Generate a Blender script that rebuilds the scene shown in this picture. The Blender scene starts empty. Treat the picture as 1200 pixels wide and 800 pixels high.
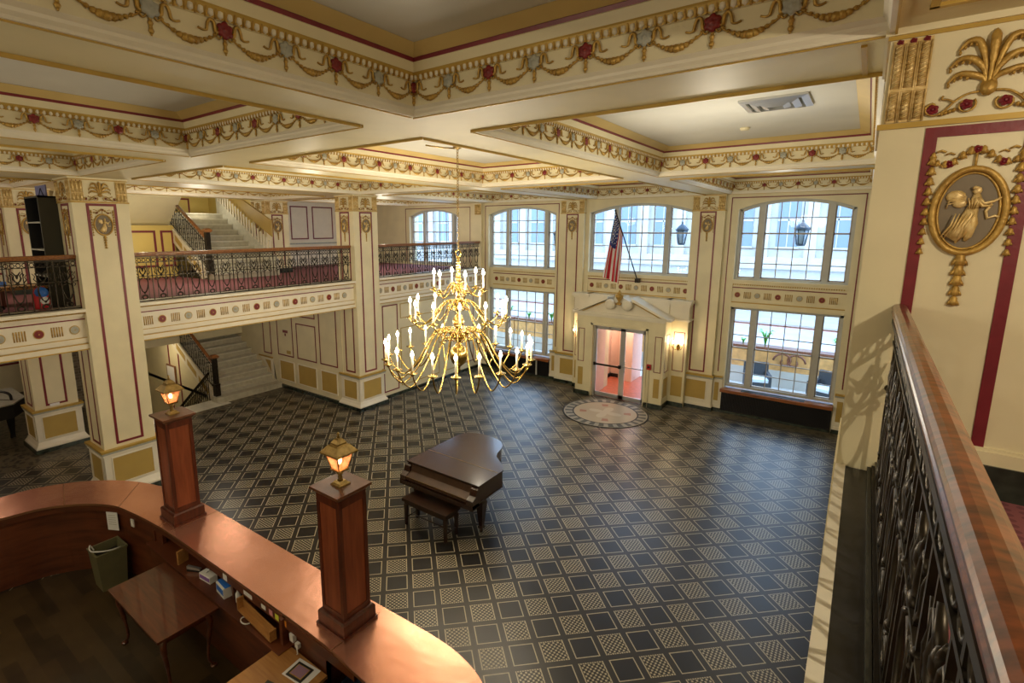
import bpy, math, random
from mathutils import Matrix, Vector
random.seed(7)
C = bpy.context.scene.collection
PI = math.pi
sin, cos = math.sin, math.cos

# ------------------------------------------------------------------ node helpers
def newmat(name):
    m = bpy.data.materials.new(name); m.use_nodes = True
    nt = m.node_tree
    return m, nt, nt.nodes['Principled BSDF']
def setp(b, **k):
    names = dict(rough='Roughness', metal='Metallic', spec='Specular IOR Level', coat='Coat Weight',
                 coatr='Coat Roughness', trans='Transmission Weight', em='Emission Color', es='Emission Strength', sheen='Sheen Weight')
    for a, v in k.items():
        if a == 'em': v = (*v, 1)
        b.inputs[names[a]].default_value = v
def mat(name, col, noise=0.0, scale=6.0, bump=0.0, bscale=40.0, col2=None, stretch=None, detail=3, **k):
    m, nt, b = newmat(name); setp(b, **k)
    N = nt.nodes; L = nt.links
    b.inputs['Base Color'].default_value = (*col, 1)
    tc = N.new('ShaderNodeTexCoord'); src = tc.outputs['Object']
    if stretch:
        mp = N.new('ShaderNodeMapping'); mp.inputs['Scale'].default_value = stretch
        L.new(src, mp.inputs['Vector']); src = mp.outputs['Vector']
    if noise or col2:
        nz = N.new('ShaderNodeTexNoise'); nz.inputs['Scale'].default_value = scale; nz.inputs['Detail'].default_value = detail
        L.new(src, nz.inputs['Vector'])
        r = N.new('ShaderNodeValToRGB')
        a = col2 if col2 else tuple(c*(1-noise) for c in col)
        z = col if col2 else tuple(min(1, c*(1+noise*.5)) for c in col)
        r.color_ramp.elements[0].color = (*a, 1); r.color_ramp.elements[1].color = (*z, 1)
        r.color_ramp.elements[0].position = .33; r.color_ramp.elements[1].position = .67
        L.new(nz.outputs['Fac'], r.inputs['Fac']); L.new(r.outputs['Color'], b.inputs['Base Color'])
    if bump:
        nb = N.new('ShaderNodeTexNoise'); nb.inputs['Scale'].default_value = bscale; nb.inputs['Detail'].default_value = 4
        L.new(src, nb.inputs['Vector'])
        bp = N.new('ShaderNodeBump'); bp.inputs['Strength'].default_value = bump; bp.inputs['Distance'].default_value = .02
        L.new(nb.outputs['Fac'], bp.inputs['Height']); L.new(bp.outputs['Normal'], b.inputs['Normal'])
    return m
def emit(name, col, s):
    m, nt, b = newmat(name); b.inputs['Base Color'].default_value = (*col, 1); setp(b, em=col, es=s, rough=.4)
    return m
class G:                                   # tiny maths-node writer
    def __init__(s, nt): s.nt = nt
    def m(s, op, a, b=None, c=None):
        n = s.nt.nodes.new('ShaderNodeMath'); n.operation = op
        for i, v in enumerate((a, b, c)):
            if v is None: continue
            if isinstance(v, (int, float)): n.inputs[i].default_value = v
            else: s.nt.links.new(v, n.inputs[i])
        return n.outputs[0]
    def mix(s, f, a, b):
        n = s.nt.nodes.new('ShaderNodeMix'); n.data_type = 'RGBA'
        for i, v in ((0, f), (6, a), (7, b)):
            if isinstance(v, tuple): n.inputs[i].default_value = (*v, 1)
            elif isinstance(v, (int, float)): n.inputs[i].default_value = v
            else: s.nt.links.new(v, n.inputs[i])
        return n.outputs[2]
    def xyz(s):
        tc = s.nt.nodes.new('ShaderNodeTexCoord'); sp = s.nt.nodes.new('ShaderNodeSeparateXYZ')
        s.nt.links.new(tc.outputs['Object'], sp.inputs[0]); s.tc = tc
        return sp.outputs

# ------------------------------------------------------------------ materials
M = {}
M['cream'] = mat('cream_paint', (.78, .70, .47), noise=.06, scale=2.5, bump=.05, bscale=30, rough=.45)
M['ceil'] = mat('ceiling_paint', (.78, .71, .47), noise=.07, scale=1.6, rough=.5)
M['flatceil'] = mat('ceiling_panel_paint', (.68, .67, .61), noise=.08, scale=1.2, rough=.55)
M['beam'] = mat('beam_paint', (.72, .63, .38), noise=.06, scale=2, rough=.5)
M['white'] = mat('white_trim_paint', (.82, .76, .62), noise=.04, scale=4, rough=.4)
M['ochre'] = mat('ochre_paint', (.50, .34, .09), noise=.06, scale=3, rough=.45)
M['cove'] = mat('cove_paint', (.62, .46, .18), noise=.06, scale=3, rough=.5)
M['yellow'] = mat('yellow_wall_paint', (.74, .56, .16), noise=.05, scale=2, rough=.5)
M['maroon'] = mat('maroon_paint', (.20, .018, .028), noise=.15, scale=9, rough=.4, bump=.1, bscale=25)
M['giltlight'] = mat('pale_gilding', (.84, .65, .32), col2=(.60, .41, .14), scale=30, rough=.4, metal=.25, bump=.2, bscale=60)
M['gold'] = mat('gilding', (.58, .37, .09), col2=(.36, .21, .045), scale=22, rough=.42, metal=.35, bump=.25, bscale=60)
M['goldline'] = mat('gold_line_paint', (.52, .34, .07), noise=.1, rough=.45, metal=.2)
M['grey'] = mat('grey_rosette_paint', (.42, .42, .36), noise=.15, scale=20, rough=.5)
M['medal'] = mat('medallion_ground_paint', (.20, .155, .10), noise=.1, scale=8, rough=.5)
M['redros'] = mat('red_rosette_paint', (.22, .02, .02), noise=.2, scale=25, rough=.45)
M['brass'] = mat('polished_brass', (.60, .41, .12), noise=.08, scale=8, rough=.24, metal=1.0)
M['agedbrass'] = mat('aged_brass', (.42, .29, .11), noise=.3, scale=14, rough=.38, metal=.9)
M['iron'] = mat('wrought_iron', (.035, .028, .022), noise=.3, scale=20, rough=.38, metal=.75)
M['bronze'] = mat('bronzed_iron', (.035, .027, .018), noise=.4, scale=18, rough=.38, metal=.7)
M['darkmarble'] = mat('dark_green_marble', (.05, .065, .05), col2=(.008, .012, .010), scale=7, detail=8, rough=.2)
M['blackslab'] = mat('black_slate', (.02, .02, .024), col2=(.005, .005, .006), scale=9, rough=.28)
M['marble'] = mat('white_marble', (.66, .64, .54), col2=(.56, .54, .45), scale=9, detail=9, rough=.28)
M['marbleriser'] = mat('shaded_veined_marble_riser', (.52, .49, .38), col2=(.42, .39, .30), scale=9, detail=10, rough=.3)  # darker than the tread marble: riser shade put into the colour
M['railwood'] = mat('polished_handrail_wood', (.24, .062, .018), col2=(.07, .020, .008), scale=12, detail=12, stretch=(4.5, 2.2, 2.2), rough=.32, coat=.4, coatr=.15)
M['oakrail'] = mat('brown_handrail_wood', (.34, .14, .04), col2=(.2, .07, .02), scale=9, stretch=(4, .6, 4), rough=.3, coat=.3)
M['mahog'] = mat('mahogany', (.12, .025, .010), col2=(.055, .011, .005), scale=5, detail=6, stretch=(4, 4, .5), rough=.33, coat=.25)
M['mahogpanel'] = mat('mahogany_panel', (.29, .075, .028), col2=(.18, .04, .015), scale=5, detail=6, stretch=(4, 4, .4), rough=.35, coat=.2)
M['capwood'] = mat('cap_wood', (.17, .065, .03), col2=(.10, .035, .016), scale=5, detail=6, rough=.35, coat=.2)
M['piano'] = mat('walnut_piano_case', (.05, .022, .011), col2=(.024, .010, .006), scale=4, detail=7, stretch=(.6, 6, 6), rough=.24, coat=.5, coatr=.12)
M['fallboard'] = mat('satin_walnut_fallboard', (.07, .035, .016), noise=.25, rough=.55)
M['pianodark'] = mat('dark_walnut', (.03, .012, .006), noise=.3, rough=.3, coat=.3)
M['copper'] = mat('copper_sheet', (.76, .38, .26), col2=(.62, .28, .18), scale=1.6, detail=4, bump=.32, bscale=4, rough=.27, metal=.85)
M['copperseam'] = mat('copper_seam', (.40, .20, .11), rough=.4, metal=.8)
M['deskwood'] = mat('desk_inner_wood', (.15, .04, .014), col2=(.07, .018, .007), scale=3, detail=6, stretch=(.6, .6, 4), rough=.4, coat=.2)
M['tablewood'] = mat('cherry_table_wood', (.12, .032, .012), col2=(.06, .016, .007), scale=4, detail=6, stretch=(.6, 5, 5), rough=.3, coat=.4)
M['oak'] = mat('oak_desk_wood', (.46, .23, .07), col2=(.36, .16, .045), scale=5, detail=6, stretch=(.6, 6, 6), rough=.4)
M['sillwood'] = mat('window_sill_wood', (.36, .12, .03), col2=(.18, .05, .015), scale=6, stretch=(.6, 5, 5), rough=.3, coat=.4)
M['black'] = mat('black_plastic', (.012, .012, .013), rough=.4)
M['radiator'] = mat('black_grille_metal', (.012, .011, .014), rough=.45, metal=.3)
M['olive'] = mat('dark_olive_panel', (.035, .034, .022), rough=.5)
M['steel'] = mat('brushed_aluminium', (.72, .73, .76), rough=.3, metal=.85)
M['chrome'] = mat('chrome', (.8, .82, .86), rough=.12, metal=1)
M['winframe'] = mat('window_frame_paint', (.50, .50, .47), noise=.06, rough=.45)
M['muntin'] = mat('muntin_paint', (.40, .34, .27), noise=.06, rough=.45)
M['liner'] = mat('blue_black_bin_liner', (.03, .04, .07), bump=.6, bscale=18, rough=.25)
M['paper'] = mat('paper_white', (.82, .82, .84), rough=.7)
M['plwhite'] = mat('white_plastic', (.78, .78, .76), rough=.35)
M['blue'] = mat('blue_plastic', (.03, .16, .62), rough=.4)
M['purple'] = mat('purple_print', (.26, .13, .45), rough=.5)
M['palepurple'] = mat('slate_blue_board', (.16, .17, .36), rough=.6)
M['red'] = mat('red_fabric', (.50, .02, .03), rough=.6)
M['firered'] = mat('fire_alarm_red', (.42, .02, .02), rough=.35)
M['pink'] = mat('pink_note_paper', (.75, .32, .35), rough=.7)
M['lime'] = mat('yellow_note_paper', (.72, .78, .08), rough=.7)
M['orange'] = mat('orange_note_paper', (.85, .32, .04), rough=.7)
M['candle'] = mat('ivory_candle_sleeve', (.90, .84, .68), rough=.4)
M['binmetal'] = mat('olive_bin_plastic', (.16, .15, .08), noise=.1, rough=.35)
M['flagred'] = mat('flag_red_cloth', (.55, .02, .04), rough=.7)
M['flagwhite'] = mat('flag_white_cloth', (.85, .84, .82), rough=.7)
M['flagblue'] = mat('flag_blue_cloth', (.02, .04, .22), rough=.7)
M['pave'] = mat('concrete_paving', (.50, .50, .50), noise=.12, scale=3, rough=.7)
M['road'] = mat('pale_street_paving', (.42, .425, .44), noise=.1, scale=.8, rough=.7)
M['kerbred'] = mat('red_kerb_paint', (.50, .20, .17), rough=.6)
M['stone'] = mat('pale_limestone', (.50, .485, .45), noise=.1, scale=1.1, rough=.7)
M['extglass'] = mat('street_window_glass', (.20, .26, .33), rough=.3)
M['leaf'] = mat('bright_green_leaf', (.10, .42, .05), noise=.3, scale=20, rough=.5)
M['planterwood'] = mat('tan_planter_wood', (.62, .34, .12), noise=.2, scale=6, rough=.6)
M['wicker'] = mat('charcoal_wicker', (.03, .035, .045), noise=.3, scale=60, rough=.6)
M['cushion'] = mat('pale_seat_cushion', (.55, .66, .80), rough=.8)
M['pinkwall'] = mat('pink_vestibule_plaster', (.82, .62, .53), noise=.04, rough=.6)
M['terracotta'] = mat('red_vestibule_tile', (.50, .14, .08), noise=.2, scale=8, rough=.35)
M['lampiron'] = mat('lantern_iron', (.04, .06, .09), rough=.5, metal=.4)
M['frosted'] = mat('frosted_lantern_glass', (.75, .72, .66), rough=.5)
M['bulb'] = emit('bulb_glow', (1.0, .84, .58), 30)
M['lampglow'] = emit('lantern_bulb_glow', (1.0, .50, .24), 28)
M['sconceglow'] = emit('sconce_bulb_glow', (1.0, .78, .50), 45)

def glass_mat(name, tint=(1, 1, 1), ref=.012, rough=.02):
    m = bpy.data.materials.new(name); m.use_nodes = True; nt = m.node_tree; nt.nodes.clear()
    o = nt.nodes.new('ShaderNodeOutputMaterial'); mx = nt.nodes.new('ShaderNodeMixShader')
    t = nt.nodes.new('ShaderNodeBsdfTransparent'); g = nt.nodes.new('ShaderNodeBsdfGlossy')
    t.inputs[0].default_value = (*tint, 1); g.inputs['Roughness'].default_value = rough
    mx.inputs[0].default_value = ref
    nt.links.new(t.outputs[0], mx.inputs[1]); nt.links.new(g.outputs[0], mx.inputs[2]); nt.links.new(mx.outputs[0], o.inputs[0])
    return m
M['glass'] = glass_mat('clear_window_glass')
def lantern_glass():
    m = bpy.data.materials.new('amber_lantern_glass'); m.use_nodes = True; nt = m.node_tree; nt.nodes.clear()
    o = nt.nodes.new('ShaderNodeOutputMaterial'); mx = nt.nodes.new('ShaderNodeMixShader'); mx2 = nt.nodes.new('ShaderNodeMixShader')
    t = nt.nodes.new('ShaderNodeBsdfTransparent'); d = nt.nodes.new('ShaderNodeBsdfTranslucent'); g = nt.nodes.new('ShaderNodeBsdfGlossy')
    t.inputs[0].default_value = (1, .72, .50, 1); d.inputs[0].default_value = (1, .55, .34, 1); g.inputs['Roughness'].default_value = .2
    mx.inputs[0].default_value = .45; mx2.inputs[0].default_value = .06
    nt.links.new(t.outputs[0], mx.inputs[1]); nt.links.new(d.outputs[0], mx.inputs[2])
    nt.links.new(mx.outputs[0], mx2.inputs[1]); nt.links.new(g.outputs[0], mx2.inputs[2]); nt.links.new(mx2.outputs[0], o.inputs[0])
    return m
M['lglass'] = lantern_glass()

def carpet_mat():
    m, nt, b = newmat('hall_carpet'); g = G(nt); x, y, z = g.xyz()
    p = .3748; s2 = math.sqrt(.5)
    u = g.m('MULTIPLY', g.m('ADD', x, y), s2 / p); v = g.m('MULTIPLY', g.m('SUBTRACT', x, y), s2 / p)
    # a dark square is centred at (-4.88, 5.72)
    u0 = (-4.88 + 5.72) * s2 / p; v0 = (-4.88 - 5.72) * s2 / p
    u = g.m('ADD', u, .5 - u0 + 200); v = g.m('ADD', v, .5 - v0 + 200)
    fu = g.m('FRACT', u); fv = g.m('FRACT', v)
    par = g.m('MODULO', g.m('ADD', g.m('FLOOR', u), g.m('FLOOR', v)), 2)   # 0 = plain dark, 1 = dotted
    du = g.m('ABSOLUTE', g.m('SUBTRACT', fu, .5)); dv = g.m('ABSOLUTE', g.m('SUBTRACT', fv, .5))
    mx = g.m('MAXIMUM', du, dv)
    insq = g.m('LESS_THAN', mx, .405); inner = g.m('LESS_THAN', mx, .37)
    line = g.m('SUBTRACT', insq, inner)
    hu = g.m('FRACT', g.m('MULTIPLY', fu, 13)); hv = g.m('FRACT', g.m('MULTIPLY', fv, 13))
    hw = g.m('MULTIPLY', g.m('LESS_THAN', hu, .82), g.m('LESS_THAN', hv, .82)); hp = g.m('MODULO', g.m('ADD', g.m('FLOOR', g.m('MULTIPLY', fu, 13)), g.m('FLOOR', g.m('MULTIPLY', fv, 13))), 2)
    dots = g.m('MULTIPLY', g.m('MULTIPLY', hp, hw), g.m('MULTIPLY', inner, par))
    # edges of the dotted squares are stitched
    stitch = g.m('MULTIPLY', line, g.m('MAXIMUM', g.m('SUBTRACT', 1, par), g.m('MAXIMUM', g.m('LESS_THAN', hu, .72), 0)))
    fac = g.m('MAXIMUM', dots, stitch)
    base = g.mix(g.m('MULTIPLY', insq, g.m('SUBTRACT', 1, par)), (.020, .016, .012), (.009, .0075, .007))
    col = g.mix(fac, base, (.42, .37, .25))
    # border band beside the window wall and the stairs
    def band(co, lo, hi): return g.m('MULTIPLY', g.m('GREATER_THAN', co, lo), g.m('LESS_THAN', co, hi))
    far = g.m('MULTIPLY', g.m('GREATER_THAN', y, 14.45), g.m('GREATER_THAN', x, -10.9))
    st = g.m('MULTIPLY', g.m('MULTIPLY', g.m('GREATER_THAN', g.m('MULTIPLY', x, -1), 14.05), g.m('LESS_THAN', y, 9.2)), g.m('GREATER_THAN', y, 4.2))
    lf = g.m('MULTIPLY', g.m('LESS_THAN', x, -13.75), g.m('LESS_THAN', y, 4.2))
    bnd = g.m('MAXIMUM', far, g.m('MAXIMUM', st, lf))
    vo = nt.nodes.new('ShaderNodeTexVoronoi'); vo.inputs['Scale'].default_value = 9; nt.links.new(g.tc.outputs['Object'], vo.inputs['Vector'])
    vf = g.m('GREATER_THAN', vo.outputs['Distance'], .42)
    bc = g.mix(vf, (.03, .024, .016), (.12, .10, .06))
    edge = g.m('MAXIMUM', g.m('MULTIPLY', band(y, 14.45, 14.56), far), g.m('MULTIPLY', band(g.m('MULTIPLY', x, -1), 14.05, 14.12), st))
    bc = g.mix(edge, bc, (.03, .025, .02))
    col = g.mix(bnd, col, bc)
    nz = nt.nodes.new('ShaderNodeTexNoise'); nz.inputs['Scale'].default_value = .8; nt.links.new(g.tc.outputs['Object'], nz.inputs['Vector'])
    col = g.mix(g.m('MULTIPLY', nz.outputs['Fac'], .12), col, (.05, .042, .03))
    nt.links.new(col, b.inputs['Base Color'])
    setp(b, rough=.34, spec=.5)
    return m
M['carpet'] = carpet_mat()

def redcarpet():
    m, nt, b = newmat('red_patterned_carpet'); g = G(nt); x, y, z = g.xyz()
    a = g.m('SINE', g.m('MULTIPLY', g.m('ADD', x, y), 60)); c = g.m('SINE', g.m('MULTIPLY', g.m('SUBTRACT', x, y), 60))
    f = g.m('GREATER_THAN', g.m('MULTIPLY', a, c), .35)
    nt.links.new(g.mix(f, (.25, .08, .095), (.16, .045, .06)), b.inputs['Base Color']); setp(b, rough=.85)
    return m
M['redcarpet'] = redcarpet()

def planks():
    m, nt, b = newmat('dark_plank_floor'); g = G(nt); x, y, z = g.xyz()
    r = g.m('FLOOR', g.m('MULTIPLY', y, 7)); off = g.m('MULTIPLY', g.m('FRACT', g.m('MULTIPLY', r, .37)), 1.2)
    c = g.m('FLOOR', g.m('DIVIDE', g.m('ADD', x, off), 1.2))
    wn = nt.nodes.new('ShaderNodeTexWhiteNoise'); wn.noise_dimensions = '2D'
    cb = nt.nodes.new('ShaderNodeCombineXYZ'); nt.links.new(r, cb.inputs[0]); nt.links.new(c, cb.inputs[1]); nt.links.new(cb.outputs[0], wn.inputs['Vector'])
    nz = nt.nodes.new('ShaderNodeTexNoise'); nz.inputs['Scale'].default_value = 3; nz.inputs['Detail'].default_value = 6; nt.links.new(g.tc.outputs['Object'], nz.inputs['Vector'])
    f = g.m('ADD', g.m('MULTIPLY', wn.outputs['Value'], .45), g.m('MULTIPLY', nz.outputs['Fac'], .55))
    nt.links.new(g.mix(f, (.004, .0025, .0015), (.085, .052, .020)), b.inputs['Base Color']); setp(b, rough=.35)
    return m
M['planks'] = planks()

def stone_blocks():
    m, nt, b = newmat('rough_stone_blocks')
    br = nt.nodes.new('ShaderNodeTexBrick'); tc = nt.nodes.new('ShaderNodeTexCoord'); mp = nt.nodes.new('ShaderNodeMapping')
    mp.inputs['Rotation'].default_value = (0, PI/2, PI/2)
    nt.links.new(tc.outputs['Object'], mp.inputs[0]); nt.links.new(mp.outputs[0], br.inputs['Vector'])
    br.inputs['Scale'].default_value = 3; br.inputs['Color1'].default_value = (.30, .25, .18, 1); br.inputs['Color2'].default_value = (.14, .11, .08, 1); br.inputs['Mortar'].default_value = (.4, .36, .28, 1)
    nt.links.new(br.outputs['Color'], b.inputs['Base Color']); setp(b, rough=.7)
    return m
M['blocks'] = stone_blocks()

# ------------------------------------------------------------------ mesh builder
class MB:
    def __init__(s): s.v = []; s.f = []; s.m = []; s.s = []; s.M = Matrix(); s.mi = 0; s.sm = False
    def pt(s, p): s.v.append(tuple(s.M @ Vector(p))); return len(s.v) - 1
    def face(s, idx, mi=None): s.f.append(tuple(idx)); s.m.append(s.mi if mi is None else mi); s.s.append(s.sm)
    def poly(s, pts, mi=None): s.face([s.pt(p) for p in pts], mi)
    def box(s, x0, y0, z0, x1, y1, z1, mi=None):
        if x0 > x1: x0, x1 = x1, x0
        if y0 > y1: y0, y1 = y1, y0
        if z0 > z1: z0, z1 = z1, z0
        i = [s.pt(p) for p in ((x0,y0,z0),(x1,y0,z0),(x1,y1,z0),(x0,y1,z0),(x0,y0,z1),(x1,y0,z1),(x1,y1,z1),(x0,y1,z1))]
        for q in ((0,3,2,1),(4,5,6,7),(0,1,5,4),(1,2,6,5),(2,3,7,6),(3,0,4,7)): s.face([i[k] for k in q], mi)
    def prism(s, poly, z0, z1, mi=None, axis='z', mside=None):
        def P(a, b, c):
            return {'z': (a, b, c), 'y': (a, c, b), 'x': (c, a, b)}[axis]
        lo = [s.pt(P(a, b, z0)) for a, b in poly]; hi = [s.pt(P(a, b, z1)) for a, b in poly]
        n = len(poly); s.face(lo[::-1], mi); s.face(hi, mi)
        for i in range(n): s.face((lo[i], lo[(i+1) % n], hi[(i+1) % n], hi[i]), mside if mside is not None else mi)
    def rings(s, rings, close=True, caps=True, mi=None):
        n = len(rings[0]); I = [[s.pt(p) for p in r] for r in rings]
        for a, b in zip(I[:-1], I[1:]):
            for k in range(n if close else n-1): s.face((a[k], a[(k+1) % n], b[(k+1) % n], b[k]), mi)
        if caps: s.face(I[0][::-1], mi); s.face(I[-1], mi)
    def lathe(s, prof, n=16, c=(0, 0), mi=None, z=0):
        sm = s.sm; s.sm = True
        s.rings([[(c[0]+max(r, 1e-4)*cos(2*PI*k/n), c[1]+max(r, 1e-4)*sin(2*PI*k/n), z+h) for k in range(n)] for r, h in prof], mi=mi)
        s.sm = sm
    def cyl(s, x, y, z0, z1, r, n=12, r2=None, mi=None): s.lathe([(r, z0), (r if r2 is None else r2, z1)], n, (x, y), mi)
    def ell(s, c, r, n=8, k=5, mi=None):
        sm = s.sm; s.sm = True; R = []
        for j in range(k+1):
            a = -PI/2 + PI*j/k; rr = max(cos(a), .02)
            R.append([(c[0]+r[0]*rr*cos(2*PI*i/n), c[1]+r[1]*rr*sin(2*PI*i/n), c[2]+r[2]*sin(a)) for i in range(n)])
        s.rings(R, mi=mi); s.sm = sm
    def tube(s, pts, r, n=6, mi=None, flat=1.0, caps=True):
        sm = s.sm; s.sm = True
        P = [Vector(p) for p in pts]; R = []; prev = None
        for i, p in enumerate(P):
            t = (P[min(i+1, len(P)-1)] - P[max(i-1, 0)])
            if t.length < 1e-9: t = Vector((0, 0, 1))
            t.normalize()
            if prev is None:
                a = Vector((0, 0, 1)) if abs(t.z) < .9 else Vector((1, 0, 0)); prev = t.cross(a).normalized()
            u = (prev - t*prev.dot(t))
            u = u.normalized() if u.length > 1e-6 else t.orthogonal().normalized(); w = t.cross(u); prev = u
            rr = r[i] if isinstance(r, (list, tuple)) else r
            R.append([tuple(p + u*rr*cos(2*PI*k/n) + w*rr*flat*sin(2*PI*k/n)) for k in range(n)])
        s.rings(R, caps=caps, mi=mi); s.sm = sm
    def build(s, name, mats, parent=None, smooth=None):
        me = bpy.data.meshes.new(name); me.from_pydata(s.v, [], s.f)
        if not isinstance(mats, (list, tuple)): mats = [mats]
        for m in mats: me.materials.append(M[m] if isinstance(m, str) else m)
        me.polygons.foreach_set('material_index', s.m)
        me.polygons.foreach_set('use_smooth', [bool(x) if smooth is None else smooth for x in s.s])
        me.update()
        o = bpy.data.objects.new(name, me); C.objects.link(o)
        if parent: o.parent = parent
        return o
def FR(o, u, n, v=(0, 0, 1)):
    u = Vector(u); n = Vector(n); v = Vector(v); m = Matrix((u, v, n)).transposed().to_4x4(); m.translation = Vector(o); return m
FZ = lambda o, rz=0: Matrix.Translation(o) @ Matrix.Rotation(rz, 4, 'Z')
def thing(name, loc, label, cat, group=None, rz=0):
    o = bpy.data.objects.new(name, None); C.objects.link(o); o.location = loc; o.rotation_euler = (0, 0, rz); o.empty_display_size = .1
    return tag(o, label, cat, group)
def tag(o, label, cat, group=None, kind=None):
    o['label'] = label; o['category'] = cat
    if group: o['group'] = group
    if kind: o['kind'] = kind
    return o
def struct(o): o['kind'] = 'structure'; return o
def inst(src, parent=None, mtx=None, name=None):
    o = src.copy(); C.objects.link(o)
    if name: o.name = name
    o.parent = parent
    if mtx is not None: o.matrix_local = mtx
    return o
def dup(root, loc, label, group=None, rz=None):
    r = root.copy(); C.objects.link(r); r.location = loc
    if rz is not None: r.rotation_euler = (0, 0, rz)
    r['label'] = label
    if group: r['group'] = group
    for ch in list(root.children):
        c = ch.copy(); C.objects.link(c); c.parent = r
        for gch in ch.children:
            d = gch.copy(); C.objects.link(d); d.parent = c
    return r
def light(loc, power, col=(1, .8, .55), r=.05):
    power *= 1.3
    l = bpy.data.lights.new('lamp', 'POINT'); l.energy = power; l.color = col; l.shadow_soft_size = r
    o = bpy.data.objects.new('lamp', l); o.location = loc; C.objects.link(o); return o
def clean(o):                                   # hide a prototype mesh by unlinking it
    C.objects.unlink(o)

SOF = 5.87; FLAT = 6.30; CAPB = 5.455
# ------------------------------------------------------------------ the setting: floors
b = MB(); b.poly([(-15.0, -5, 0), (4.4, -5, 0), (4.4, 15.5, 0), (-15.0, 15.5, 0)])
b.poly([(-21, -5, 0), (-15.0, -5, 0), (-15.0, 5.2, 0), (-21, 5.2, 0)]); b.poly([(-21, 9.15, 0), (-15.0, 9.15, 0), (-15.0, 15.5, 0), (-21, 15.5, 0)])
struct(b.build('floor', 'carpet'))
# sunken basement stair pit beside the staircase
b = MB(); b.box(-21, 5.2, -2.6, -15.0, 7.12, -2.5, 0)
struct(b.build('floor', 'marble'))
# marble strip in front of the stairs
b = MB(); b.box(-15.0, 5.2, -.3, -14.32, 7.3, .012)
struct(b.build('trim_1', 'marble'))

# ------------------------------------------------------------------ ceiling with coffers
XB = [(-15.2, -14.4), (-11.9, -10.4), (-7.35, -6.6), (-3.58, -2.93), (-.02, .68)]
YB = [(-4.5, -3.4), (3.13, 3.93), (9.10, 9.87), (14.95, 15.5)]
coffers = []
b = MB()
for x0, x1 in XB: b.box(x0, -4.5, SOF, x1, 15.1, 6.6, 0)
xs = [(a[1], c[0]) for a, c in zip(XB[:-1], XB[1:])] + [(.68, 4.0)]
ys = [(a[1], c[0]) for a, c in zip(YB[:-1], YB[1:])]
for x0, x1 in xs:
    for y0, y1 in YB: b.box(x0, y0, SOF, x1, min(y1, 15.1), 6.6, 0)
    for y0, y1 in ys: coffers.append((x0, x1, y0, y1)); b.box(x0, y0, FLAT, x1, y1, 6.6, 1)
b.box(4.0, -4.5, SOF, 4.4, 15.1, 6.6, 0)
b.box(-21, -5, 6.05, -15.2, 15.5, 6.6, 1); b.box(-21, -5, 6.0, 4.4, -4.5, 6.6, 0)
struct(b.build('ceiling', ['beam', 'flatceil']))

# gilded lip round the outside of every coffer, standing proud of the beams
b = MB()
for (x0, x1, y0, y1) in coffers:
    for e0, e1, d, mi in ((0, .020, .016, 1), (.020, .030, .024, 0)):
        b.box(x0-e1, y0-e1, SOF-d, x1+e1, y0-e0, SOF+.01, mi); b.box(x0-e1, y1+e0, SOF-d, x1+e1, y1+e1, SOF+.01, mi)
        b.box(x0-e1, y0, SOF-d, x0-e0, y1, SOF+.01, mi); b.box(x1+e0, y0, SOF-d, x1+e1, y1, SOF+.01, mi)
b.box(-.125, 3.30, SOF-.012, -.10, 3.95, SOF)
b.box(.10, -3.2, SOF-.014, .13, 2.9, SOF); b.box(.53, -3.2, SOF-.014, .56, 2.9, SOF); b.box(.10, 2.88, SOF-.014, .56, 2.91, SOF)
struct(b.build('trim_2', ['goldline', 'white']))

# ---- festoon, rosettes (shared meshes)
def smooth_path(P, n=5):
    out = []
    for i in range(len(P)-1):
        p0 = Vector(P[max(i-1, 0)]); p1 = Vector(P[i]); p2 = Vector(P[i+1]); p3 = Vector(P[min(i+2, len(P)-1)])
        for k in range(n):
            t_ = k/n; out.append(.5*((2*p1)+(-p0+p2)*t_+(2*p0-5*p1+4*p2-p3)*t_*t_+(-p0+3*p1-3*p2+p3)*t_**3))
    out.append(Vector(P[-1])); return [tuple(p) for p in out]
def festoon_mesh(w):
    b = MB(); n = 13
    for i in range(n):
        t = (i+.5)/n; x = (t-.5)*w*.92; y = -.010 - .092*(1-abs(2*t-1)**2.0); r = .0095 + .0135*math.exp(-((t-.5)/.17)**2)
        sl = -1 if t < .5 else 1
        b.ell((x, y, .008), (r*1.15, r*1.05, r*.9), 7, 4)
        if .12 < t < .88: b.ell((x, y+sl*0-.006, .014), (r*.6, r*.8, r*.6), 5, 3)
    b.tube(smooth_path([(-w*.46, -.012, .006), (-w*.3, -.067, .006), (0, -.099, .006), (w*.3, -.067, .006), (w*.46, -.012, .006)], 4), .0055, 5)
    for s in (-1, 1):                           # fluttering ribbons
        b.tube(smooth_path([(s*(w*.45), .0, .008), (s*(w*.42), .004, .010), (s*(w*.405), -.03, .012), (s*(w*.36), -.03, .012), (s*(w*.345), .012, .014), (s*(w*.29), .022, .014),
                (s*(w*.255), .0, .012), (s*(w*.235), -.032, .01), (s*(w*.18), -.038, .008), (s*(w*.12), -.03, .006)], 3), [.008]*4+[.0095]*9+[.0085]*9+[.006]*6, 5)
        b.tube(smooth_path([(s*(w*.47), -.01, .012), (s*(w*.455), -.045, .01), (s*(w*.41), -.062, .01), (s*(w*.375), -.05, .01)], 3), .0055, 5)
    return b
def pendant(b, x=0, y=0):
    for k, (dy, r) in enumerate(((-.045, .010), (-.065, .014), (-.083, .010), (-.10, .014), (-.118, .006))): b.ell((x, y+dy, .008), (r, r*1.2, r*.8), 6, 4)
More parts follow.
